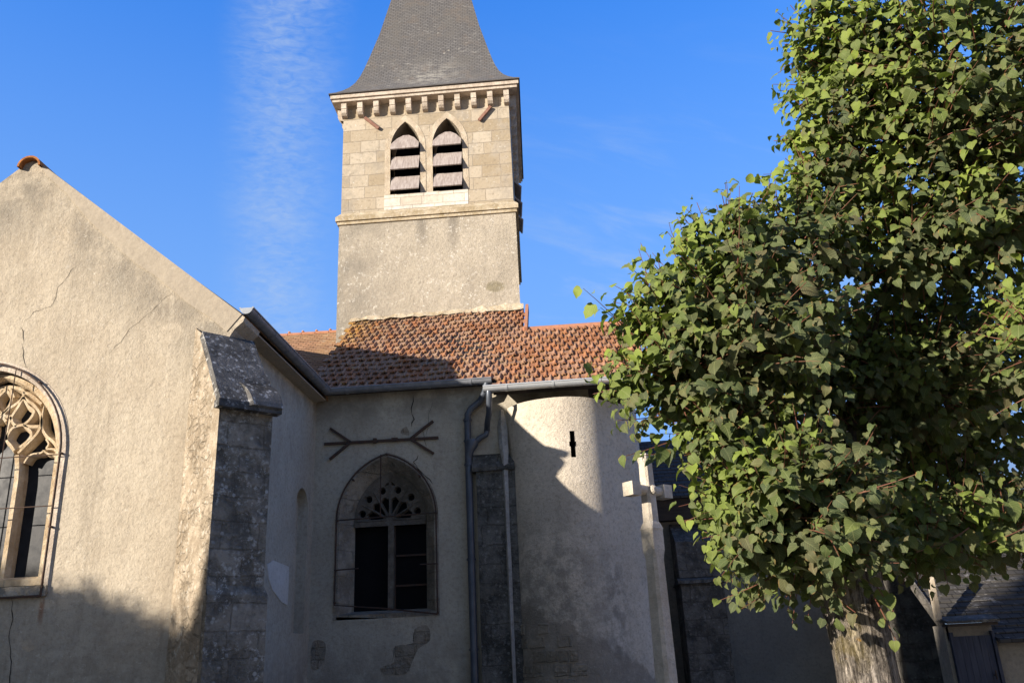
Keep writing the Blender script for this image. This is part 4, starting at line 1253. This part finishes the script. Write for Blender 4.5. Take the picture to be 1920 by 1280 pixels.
for cx in (-3.27, -2.295):
    for k, zb_ in enumerate((11.45, 11.98, 12.51)):
        mb = MB(); w = .325; dz = .45
        p0 = Vector((0, TY-.09, zb_)); p1 = Vector((0, TY+.13, zb_+dz)); dy = .22
        if k < 2: ol_ = [(-w, 0), (w, 0), (w, 1), (-w, 1)]
        else: ol_ = [(-w, 0), (w, 0), (w, .42), (w*.62, .86), (w*.2, 1.1), (-w*.2, 1.1), (-w*.62, .86), (-w, .42)]
        nn = Vector((0, -dz, dy)).normalized()*.028
        A_ = [p0.lerp(p1, t)+Vector((cx+u, 0, 0)) for u, t in ol_]; B_ = [q+nn for q in A_]; m_ = len(A_)
        mb.add(A_+B_, [tuple(reversed(range(m_))), tuple(range(m_, 2*m_))]+[(i, (i+1) % m_, m_+(i+1) % m_, m_+i) for i in range(m_)])
        mb.build('louvre_board', MT['louvre'], bel)
for zb_ in (11.3, 11.75, 12.2):               # louvres of the right-hand face
    mb = MB(); mb.hexa([(TXR+.09, TY+1.5, zb_), (TXR+.03, TY+2.2, zb_), (TXR-.3, TY+2.2, zb_+.42), (TXR-.3, TY+1.5, zb_+.42), (TXR+.11, TY+1.5, zb_+.03), (TXR+.05, TY+2.2, zb_+.03), (TXR-.3, TY+2.2, zb_+.46), (TXR-.3, TY+1.5, zb_+.46)])
    mb.build('louvre_board', MT['louvre'], bel)
# wall-plate anchors
for (x0, y0), (x1, y1) in (((684, 221), (710, 241)), ((898, 226), (920, 200))):
    mb = MB(); mb.bar(at(x0, y0, TY-.02), at(x1, y1, TY-.02), .065, .05); mb.build('wall_anchor', MT['rust'], bel)
# corbel table
mb = MB(); tower_box(mb, -.19, 13.86, 13.93); tower_box(mb, -.23, 13.932, 14.03)
corn = mb.build('cornice', MT['cornice'], bel)
def corbel(c, out, side):
    mb = MB(); w = .062
    prof = [(0.0, 13.858), (.19, 13.858), (.19, 13.70), (.175, 13.695), (.175, 13.675), (.185, 13.66), (.17, 13.60), (.12, 13.55), (.05, 13.53), (0, 13.53)]
    A_ = [Vector(c)+Vector(out)*(d-.02)+Vector((0, 0, z))-Vector(side)*w for d, z in prof]; B_ = [q+Vector(side)*2*w for q in A_]; m_ = len(A_)
    mb.add(A_+B_, [tuple(range(m_)), tuple(reversed(range(m_, 2*m_)))]+[(i, (i+1) % m_, m_+(i+1) % m_, m_+i) for i in range(m_)])
    return mb.build('corbel', MT['cornice'], corn)
for k in range(11):
    corbel((bx0+.04+(bx1-bx0-.08)*k/10, TY+.03, 0), (0, -1, 0), (1, 0, 0))
for k in range(10):
    t = (k+.35)/10
    corbel((bx1+SK*t, TY+.03+(TD-.06)*t, 0), (1, 0, 0), (0, 1, 0))
    corbel((bx0, TY+.03+(TD-.06)*t, 0), (-1, 0, 0), (0, 1, 0))
# spire: bell-cast slate pyramid
mb = MB(); prof = [(2.235, 14.03), (2.24, 14.06), (2.10, 14.18), (1.97, 14.32), (1.85, 14.48), (1.74, 14.68), (1.65, 14.92), (1.57, 15.2), (1.47, 15.6), (1.27, 16.45), (1.05, 17.6), (.67, 19.6), (.02, 23.2)]
sx, sy = (TXL+TXR)/2, TY+TD/2
rings = [[(sx-h, sy-h, z), (sx+h, sy-h, z), (sx+h+SK*h/2.2, sy+h, z), (sx-h, sy+h, z)] for h, z in prof]
for i in range(len(rings)-1): mb.add(rings[i]+rings[i+1], [(k, (k+1) % 4, 4+(k+1) % 4, 4+k) for k in range(4)])
mb.add(rings[0], [(0, 3, 2, 1)])
spire = mb.build('spire', MT['slate'], CH, fix=True)
mb = MB(); tower_box(mb, -.262, 14.028, 14.052); mb.build('eaves_batten', MT['darkwood'], spire)
mb = MB(); mb.tube([(sx, sy, 23.0), (sx, sy, 24.4)], .02, 6); mb.tube([(sx-.3, sy, 24.0), (sx+.3, sy, 24.0)], .018, 6); mb.build('finial', MT['iron'], spire)

# ------------------------------------------------------------------ choir wing to the right, set back
WY = 18.0
mb = MB(); mb.box(1.0, 6.95, WY, WY+.5, -.05, 4.02); mb.build('choir_wall', MT['wing'], CH)
mb = MB(); mb.box(6.45, 6.95, WY+.502, WY+5, -.05, 4.02); mb.build('choir_end_wall', MT['wing'], CH)
mb = MB(); mb.hexa([(1.0, WY-.30, 4.0), (7.0, WY-.30, 4.0), (7.0, WY-.02, 4.0), (1.0, WY-.02, 4.0), (1.0, WY-.34, 4.42), (7.0, WY-.34, 4.42), (7.0, WY, 4.42), (1.0, WY, 4.42)])
mb.build('eaves_board', MT['darkwood'], CH)
mb = MB()
for i in range(16):
    y0, y1 = WY-.42+2.6*i/16, WY-.42+2.6*(i+1)/16+.03; z0, z1 = 4.44+1.75*i/16, 4.44+1.75*(i+1)/16+.02
    mb.hexa([(1.0, y0, z0-.02), (7.1, y0, z0-.02), (7.1, y1, z1-.06), (1.0, y1, z1-.06), (1.0, y0, z0+.02), (7.1, y0, z0+.02), (7.1, y1, z1), (1.0, y1, z1)])
mb.hexa([(1.0, WY+2.18, 6.1), (7.1, WY+2.18, 6.1), (7.1, WY+4.6, 4.3), (1.0, WY+4.6, 4.3), (1.0, WY+2.18, 6.2), (7.1, WY+2.18, 6.2), (7.1, WY+4.6, 4.4), (1.0, WY+4.6, 4.4)])
mb.build('choir_roof', MT['darkroof'], CH)
for bx, w in ((2.35, .80), (6.18, .74)):
    mb = MB(); mb.box(bx-w/2, bx+w/2, WY-1.0, WY-.002, -.05, 2.70)
    mb.hexa([(bx-w/2, WY-.9, 2.822), (bx+w/2, WY-.9, 2.822), (bx+w/2, WY-.002, 2.822), (bx-w/2, WY-.002, 2.822), (bx-w/2, WY-.85, 3.5), (bx+w/2, WY-.85, 3.5), (bx+w/2, WY-.002, 3.95), (bx-w/2, WY-.002, 3.95)])
    bt = mb.build('choir_buttress', MT['wingb'], CH)
    mb = MB(); mb.hexa([(bx-w/2-.05, WY-1.06, 2.702), (bx+w/2+.05, WY-1.06, 2.702), (bx+w/2+.05, WY-.002, 2.702), (bx-w/2-.05, WY-.002, 2.702), (bx-w/2-.05, WY-1.06, 2.76), (bx+w/2+.05, WY-1.06, 2.76), (bx+w/2+.05, WY-.86, 2.82), (bx-w/2-.05, WY-.86, 2.82)])
    mb.build('buttress_ledge', MT['wingb'], bt)

# ------------------------------------------------------------------ low outbuilding at the right
OY = 14.0
KX_ = OY/17.0


class LB(MB):          # plan widths given for a front 17 m away, reduced to where the building stands
    def add(s, vs_, fs, tint=None): return MB.add(s, [(p[0]*KX_, p[1], p[2]) for p in vs_], fs, tint)


lean = thing('outbuilding', 'low lean-to outbuilding with grey mossy tiled roof and dark blue plank door', 'outbuilding', (7.0, OY, 0))
mb = LB(); mb.slab([(6.99, -.05), (13, -.05), (13, 1.50), (7.45, 1.50), (7.45, 1.72), (6.60, 1.72), (6.60, -.05)], [], yz(OY), 0, .4); mb.build('wall', MT['wing'], lean)
mb = LB(); k = 22
for i in range(k):
    y0, y1 = OY-.16+2.9*i/k, OY-.16+2.9*(i+1)/k+.03; z0, z1 = 1.47+2.17*i/k, 1.47+2.17*(i+1)/k+.02
    xl = 7.44 if z0 < 1.82 else 6.68
    mb.hexa([(xl, y0, z0-.03), (13, y0, z0-.03), (13, y1, z1-.06), (xl, y1, z1-.06), (xl, y0, z0+.022), (13, y0, z0+.022), (13, y1, z1), (xl, y1, z1)])
lroof = mb.build('roof', MT['leanroof'], lean)
mb = LB(); mb.box(6.53, 6.60, OY-.03, OY+.12, 1.80, 2.75); mb.build('verge_pier', MT['jamb'], lean)
mb = LB(); mb.hexa([(6.64, OY+.0, 1.5), (6.68, OY+.0, 1.5), (6.68, OY+2.8, 3.6), (6.64, OY+2.8, 3.6), (6.64, OY+.0, 1.70), (6.68, OY+.0, 1.70), (6.68, OY+2.8, 3.80), (6.64, OY+2.8, 3.80)])
mb.build('verge', MT['wingb'], lroof)
mb = LB(); mb.box(6.58, 7.46, OY-.22, OY-.002, 1.70, 1.74); mb.build('door_hood', MT['darkwood'], lean)
mb = LB(); mb.hexa([(6.56, OY-.26, 1.742), (7.48, OY-.26, 1.742), (7.48, OY+.12, 1.80), (6.56, OY+.12, 1.80), (6.56, OY-.26, 1.775), (7.48, OY-.26, 1.785), (7.48, OY+.12, 1.86), (6.56, OY+.12, 1.85)]); mb.build('hood_flashing', MT['wingb'], lean)
mb = LB()
for i in range(6): mb.box(6.72+.11*i, 6.825+.11*i, OY-.05, OY-.003, 0, 1.56)
mb.box(6.66, 6.71, OY-.08, OY-.003, 0, 1.62); mb.box(7.385, 7.44, OY-.08, OY-.003, 0, 1.62)
dr = mb.build('door', MT['doorblue'], lean)
mb = LB(); mb.tube([(7.30, OY-.10, .95), (7.30, OY-.10, 1.07)], .012, 6); mb.tube([(7.30, OY-.10, 1.01), (7.30, OY-.04, 1.01)], .01, 6); mb.build('door_handle', MT['iron'], dr)
#@@CROSS
# ------------------------------------------------------------------ stone cross
KX, KY = 1.0, 11.3
cross = thing('stone_cross', 'pale stone wayside cross on a tall chamfered shaft before the round turret', 'cross', (KX, KY, 0))
PH = R(47)
ka = Vector((-math.sin(PH), -math.cos(PH), 0)); kb = Vector((math.cos(PH), -math.sin(PH), 0))


def octring(z, h, ch):
    pts = []
    for sa, sb in ((1, 1), (1, -1), (-1, -1), (-1, 1)):
        c1 = (sa*h, sb*(h-ch)); c2 = (sa*(h-ch), sb*h)
        pts += [c1, c2] if sa*sb < 0 else [c2, c1]
    return [Vector((KX, KY, z)) + ka*a_ + kb*b_ for a_, b_ in pts]


def stack(lv, name, parent):
    mb = MB(); rg = [octring(*q) for q in lv]
    for i in range(len(rg)-1): mb.add(rg[i]+rg[i+1], [(k, (k+1) % 8, 8+(k+1) % 8, 8+k) for k in range(8)])
    mb.add(rg[0], [tuple(reversed(range(8)))]); mb.add(rg[-1], [tuple(range(8))])
    return mb.build(name, MT['cross'], parent)


stack([(.55, .12, .04), (2.66, .098, .034), (2.70, .098, .026), (2.78, .102, .006), (3.02, .102, .006), (3.05, .108, .008), (3.10, .098, .02), (3.14, .085, .03), (3.90, .074, .025), (3.97, .088, .02), (4.02, .088, .02)], 'shaft', cross)
mb = MB(); ac = Vector((KX, KY, 3.545))
for sg in (1, -1):
    mb.tube([ac+ka*sg*.03, ac+ka*sg*.10, ac+ka*sg*.2, ac+ka*sg*.23], [.075, .07, .062, .066], 12)
    mb.obox(ac+ka*sg*.30, ka, kb, Vector((0, 0, 1)), .078, .088, .088)
mb.build('cross_arm', MT['cross'], cross)
mb = MB(); mb.tube([ac+kb*.05, ac+kb*.115, ac+kb*.135], [.06, .055, .03], 10); mb.tube([ac-kb*.05, ac-kb*.115, ac-kb*.135], [.06, .055, .03], 10)
mb.build('knop', MT['cross'], cross)
mb = MB()
for z0, z1, h in ((-.02, .2, .62), (.202, .38, .45), (.382, .55, .26)): mb.obox((KX, KY, (z0+z1)/2), ka, kb, (0, 0, 1), h, h, (z1-z0)/2)
mb.build('base', MT['cross'], cross)
#@@TREE
# ------------------------------------------------------------------ lindens
def leaf_template(seed):
    rr = random.Random(seed)
    half = [(0.20, -0.07), (0.40, 0.06), (0.50, 0.26), (0.47, 0.46), (0.40, 0.56), (0.37, 0.70), (0.24, 0.82), (0.10, 0.93)]
    mid = [(0, 0.02), (0, 0.2), (0, 0.42), (0, 0.64), (0, 0.84), (0, 1.04)]
    curl = rr.uniform(.2, 1.1); fold = rr.uniform(-.1, .7); tw = rr.uniform(-.7, .7)
    V = []; UV = []
    def put(x, y):
        z = fold*abs(x) - curl*(y-.3)**2*(1 if y > .3 else .3) - .5*x*x*rr.uniform(.3, 1.6) + tw*x*y
        V.append((x*rr.uniform(.93, 1.07), y, z)); UV.append((x+.5, y))
    for x, y in mid: put(x, y)
    for s in (1, -1):
        for x, y in half: put(x*s, y+rr.uniform(-.02, .02))
    Fc = []
    for k, s in ((6, 1), (14, -1)):
        q = [(0, k, k+1), (0, k+1, k+2, 1), (1, k+2, k+3, 2), (2, k+3, k+4), (2, k+4, k+5, 3), (3, k+5, k+6, 4), (4, k+6, k+7, 5)]
        Fc += [f if s > 0 else tuple(reversed(f)) for f in q]
    return np.array(V), np.array(UV), Fc


LEAVES = [leaf_template(s) for s in range(14)]


def leaf_mesh(name, recs, off):
    """recs: (position, tip direction, normal, size, tint)"""
    Vs, Us, loops, starts, totals, tints = [], [], [], [], [], []
    base = 0; lp = 0
    for i, (p, t, nrm, sz, tint) in enumerate(recs):
        V, U, Fc = LEAVES[i % len(LEAVES)]
        t = t/np.linalg.norm(t); nrm = nrm - t*np.dot(nrm, t); nrm /= max(1e-6, np.linalg.norm(nrm)); sd = np.cross(t, nrm)
        Vs.append(p + sz*(V[:, :1]*sd + V[:, 1:2]*t + V[:, 2:]*nrm) - off)
        for f in Fc:
            loops += [k+base for k in f]; Us += [U[k] for k in f]; starts.append(lp); totals.append(len(f)); lp += len(f); tints.append((*tint, 1.0))
        base += len(V)
    Vs = np.concatenate(Vs)
    me = bpy.data.meshes.new(name)
    me.vertices.add(len(Vs)); me.vertices.foreach_set('co', Vs.astype(np.float32).ravel())
    me.loops.add(lp); me.loops.foreach_set('vertex_index', np.array(loops, np.int32))
    me.polygons.add(len(starts)); me.polygons.foreach_set('loop_start', np.array(starts, np.int32)); me.polygons.foreach_set('loop_total', np.array(totals, np.int32))
    uv = me.uv_layers.new(name='UVMap'); uv.data.foreach_set('uv', np.array(Us, np.float32).ravel())
    at_ = me.attributes.new('tint', 'FLOAT_COLOR', 'FACE'); at_.data.foreach_set('color', np.array(tints, np.float32).ravel())
    me.polygons.foreach_set('use_smooth', [True]*len(starts))
    me.materials.append(MT['leaf']); me.update(calc_edges=True); me.validate()
    return me


def px_blob(px, py, Y, rx, ry, rd):
    c = at(px, py, Y); k = (c-EYE).dot(F)/FPX
    return (np.array(c), np.array((rx*k, rd, ry*k)))


TREE = at(1618, 1200, 5.5); TREE = Vector((TREE.x, 5.5, 0))
_B = (        # px, py, depth, half sizes, half depth, share of the shoots
    (1385, 615, 5.2, 165, 170, .75, 1.25), (1500, 720, 6.1, 150, 150, .4, .8), (1285, 700, 5.1, 115, 105, .45, .7), (1480, 945, 5.05, 155, 115, .5, 1.0), (1365, 815, 5.1, 60, 75, .3, .4), (1365, 475, 5.2, 70, 55, .35, .35), (1255, 590, 5.15, 65, 55, .3, .35),
    (1490, 460, 5.4, 90, 80, .4, .5), (1520, 1020, 5.3, 165, 80, .4, .7), (1420, 970, 5.1, 55, 75, .3, .35),
    (1715, 330, 5.7, 170, 215, .8, 1.3), (1820, 120, 5.3, 290, 215, .8, 1.5), (1610, 130, 5.6, 110, 120, .5, .7), (1545, 75, 5.5, 65, 50, .3, .3), (1555, 235, 5.5, 65, 55, .3, .3), (1540, 350, 5.5, 60, 55, .3, .3),
    (1990, 320, 5.6, 260, 400, .9, 1.1), (1840, 430, 5.6, 130, 110, .45, .5), (1680, 470, 5.6, 120, 90, .4, .4),
    (1650, 740, 6.9, 260, 230, .4, 1.5), (1850, 730, 6.9, 220, 260, .4, 1.5), (1760, 960, 6.5, 230, 80, .4, .8), (1720, 700, 6.1, 190, 170, .35, 1.1), (1880, 1000, 5.9, 120, 45, .35, .35), (1735, 1010, 5.8, 100, 50, .35, .45), (1960, 640, 5.2, 70, 130, .35, .3))
BLOBS = [px_blob(*b[:6]) for b in _B]
W_ = [b[6] for b in _B]


def make_linden(name, label, loc):
    root = thing(name, label, 'tree', loc)
    nr = np.random.default_rng(12)
    off = np.array(loc)
    hx = Vector((loc[0], loc[1], 1.86))
    # trunk: fluted, swelling into a pollard head
    mb = MB(); ns, nz = 40, 40; vs_ = []
    for j in range(nz+1):
        z = -.05+2.05*j/nz
        r = .166+.07*math.exp(-z*2.2)+.03*max(0, (z-1.45)/.5)**2*(1 if z < 1.9 else .6)
        for i in range(ns):
            a = 2*math.pi*i/ns
            rr_ = r*(1+.05*math.sin(a*3+1.3)+.03*math.sin(7*a+z*1.5)+.02*math.sin(13*a-z*2.2)+.02*math.sin(29*a+3*math.sin(z*3)))
            vs_.append((loc[0]+rr_*math.cos(a)-.03*(z-1), loc[1]+rr_*math.sin(a), z))
    fs = [(j*ns+i, j*ns+(i+1) % ns, (j+1)*ns+(i+1) % ns, (j+1)*ns+i) for j in range(nz) for i in range(ns)] + [tuple(range(nz*ns, (nz+1)*ns))]
    mb.add(vs_, fs); mb.build('trunk', MT['bark'], root, smooth=True)
    cents = [Vector(b[0]) for b in BLOBS]
    for i, c in enumerate(cents):
        if _B[i][0] > 1830 or i in (11, 12, 13, 3, 4, 19): continue
        mid = hx.lerp(c, .5)+Vector((0, .75, -.12 if c.z < 3 else .1)); mb = MB()
        a0 = hx+(c-hx).normalized()*.02
        pts = [a0+Vector((0, 0, -.1)), a0.lerp(mid, .5)+Vector((0, 0, .05)), mid, mid.lerp(c, .5)+Vector((.04, 0, .03)), c]
        mb.tube(pts, [.055, .036, .025, .016, .008], 8); mb.build('branch', MT['limb'], root, smooth=True)
    recs = []; tw = MB()
    tot = 5700

    def shoot(p, d, L, bright, lsz, drop, stem=False):
        n_ = max(4, int(L/.058)); pts = [p.copy()]; d = d/np.linalg.norm(d); q = p.copy(); ph = nr.uniform(0, 6.28)
        for k in range(n_):
            d = d + nr.normal(0, .07, 3) + np.array((0, 0, -.03*drop)); d /= np.linalg.norm(d)
            q = q + d*L/n_; pts.append(q.copy())
            s1 = np.cross(d, np.array((0, 0, 1.0))); ln = np.linalg.norm(s1); s1 = s1/ln if ln > .1 else np.array((1.0, 0, 0))
            s2 = np.cross(s1, d); sg = 1 if k % 2 else -1
            az = ph + (math.pi if k % 2 else 0)
            outv = s1*math.cos(az)*sg*.9 + s2*.35*math.sin(az)
            outv = s1*sg*(.8+.2*nr.random()) + s2*nr.normal(0, .3)
            pet = q + outv*.028*nr.uniform(.6, 1.4)
            tip = outv*.55 + d*.35 + np.array((0, 0, -.55)) + nr.normal(0, .28, 3)
            face = np.array((-.38, -.42, .62)) + d*.25 + nr.normal(0, .38, 3)
            sz = lsz*nr.uniform(.5, 1.28)*(1 if k < n_-2 else .7)
            br = np.clip(bright + .35*(k/n_-.5) + nr.normal(0, .16), 0, 1)
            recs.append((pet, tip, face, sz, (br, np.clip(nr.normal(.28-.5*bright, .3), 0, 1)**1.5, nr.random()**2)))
        if nr.random() < .45 or stem: tw.tube([tuple(x) for x in pts[::2]+[pts[-1]]], [max(.0016, .0046*(1-k/(len(pts[::2])+1))) for k in range(len(pts[::2])+1)], 4, cap=False)
    wsum = sum(W_)
    eye = np.array(EYE)
    for (c, rad), w in zip(BLOBS, W_):
        for _ in range(int(tot*w/wsum)):
            v = nr.normal(0, 1, 3); v /= np.linalg.norm(v)
            s0 = nr.uniform(.12, .72)**.8; p = c + v*rad*s0
            d = v*np.array((1, 1, 1)) + np.array((0, 0, .55)) + nr.normal(0, .25, 3)
            L = nr.uniform(.30, .52)*min(1.0, .45+rad.min())
            # leaf colour painted fresher and lighter on the upper left, the sun's side
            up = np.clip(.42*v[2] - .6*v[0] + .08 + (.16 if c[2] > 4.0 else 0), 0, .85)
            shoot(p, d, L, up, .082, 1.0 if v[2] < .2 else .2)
    # single shoots that stand out of the outline
    for (x0, y0), (x1, y1), Y, br in (((1200, 640), (1085, 545), 5.05, .7), ((1190, 690), (1092, 685), 5.05, .3), ((1230, 560), (1190, 470), 5.1, .7), ((1290, 500), (1240, 425), 5.15, .7), ((1340, 450), (1285, 385), 5.2, .8), ((1370, 430), (1352, 342), 5.2, .8),
                                     ((1560, 120), (1475, 85), 5.5, .9), ((1570, 110), (1520, 20), 5.5, .9), ((1590, 230), (1490, 250), 5.5, .8), ((1560, 330), (1430, 325), 5.4, .8), ((1240, 780), (1160, 800), 5.0, .2), ((1250, 830), (1172, 862), 4.95, .2), ((1380, 920), (1275, 965), 5.0, .2),
                                     ((1420, 1030), (1335, 1065), 5.0, .15), ((1450, 1080), (1352, 1122), 5.05, .15), ((1640, 1120), (1690, 1195), 5.25, .25), ((1800, 1000), (1700, 1035), 5.5, .3), ((1900, 950), (1800, 905), 5.5, .5), ((1920, 990), (1840, 1010), 5.45, .5), ((1880, 600), (1905, 560), 4.9, .5), ((1915, 620), (1880, 680), 4.9, .4), ((1440, 400), (1440, 320), 5.3, .8), ((1600, 60), (1610, -20), 5.5, .8)):
        a_, b_ = np.array(at(x0, y0, Y)), np.array(at(x1, y1, Y-.08)); shoot(a_, b_-a_, np.linalg.norm(b_-a_), br, .092, 0, True)
        a2 = a_ + nr.normal(0, .05, 3); shoot(a2, (b_-a2)*.8 + nr.normal(0, .05, 3), np.linalg.norm(b_-a_)*.7, br, .085, 0, True)
    me = leaf_mesh('crown', recs, off)
    cr = bpy.data.objects.new('crown', me); col.objects.link(cr); cr.parent = root
    t_ = tw.build('twigs', MT['twig'], cr, fix=False); t_['kind'] = 'stuff'
    print('leaves', len(recs))
    return root


linden = make_linden('linden_tree', 'pollarded linden tree with drooping green and browning leaves, lichened trunk in front of the church', TREE)


def copy_tree(o, parent=None):
    c = o.copy(); col.objects.link(c)
    if parent is not None: c.parent = parent
    for ch in list(o.children): copy_tree(ch, c)
    return c


# the row of lindens to the left of the camera; only their dappled shade reaches the picture; the last two are added and stretched to shape it
for i, (sx_, al, s, rz_) in enumerate(((-13.4, -12, 1.05, -.9), (-11.8, -12.6, 1.03, -.8), (-9.6, -11.8, 1.36, -.86), (-6.7, -12.4, (.66, .9, 2.05), -.86), (-9.3, -15.0, (.5, .8, 1.8), -.86))):
    x, y = .656*sx_+.755*al, -.755*sx_+.656*al
    c = copy_tree(linden)
    c.location = (x, y, 0); c.scale = s if isinstance(s, tuple) else (s, s, s); c.rotation_euler.z = rz_
    c['label'] = 'linden outside the view in the rows that shade the church square'
    c['group'] = 'lindens outside the view'

# a house added outside the view on the right; its sunlit wall throws warm light back on the church
hs = thing('added_house', 'cream rendered house added outside the view to reflect sunlight onto the church', 'house', (13.0, 5.0, 0))
hx = lambda u, v, w: (13.0+w, u, v)
wins = [[(y0, z0), (y0+1.0, z0), (y0+1.0, z0+1.5), (y0, z0+1.5)] for y0 in (-3.5, -.5, 2.5, 5.5, 8.5) for z0 in (.9, 3.9)]
MB().slab([(-5, -.05), (12, -.05), (12, 6.2), (-5, 6.2)], wins, hx, 0, .4).build('wall', MT['coping'], hs)
mb = MB(); mb.hexa([(12.7, -5.2, 6.2), (20, -5.2, 6.2), (20, 12.2, 6.2), (12.7, 12.2, 6.2), (16.2, -5.2, 9), (16.4, -5.2, 9), (16.4, 12.2, 9), (16.2, 12.2, 9)]); mb.build('roof', MT['nave'], hs)
for w in wins:
    mb = MB(); mb.slab(w, [], hx, .22, .25); mb.build('window', MT['glass'], hs)
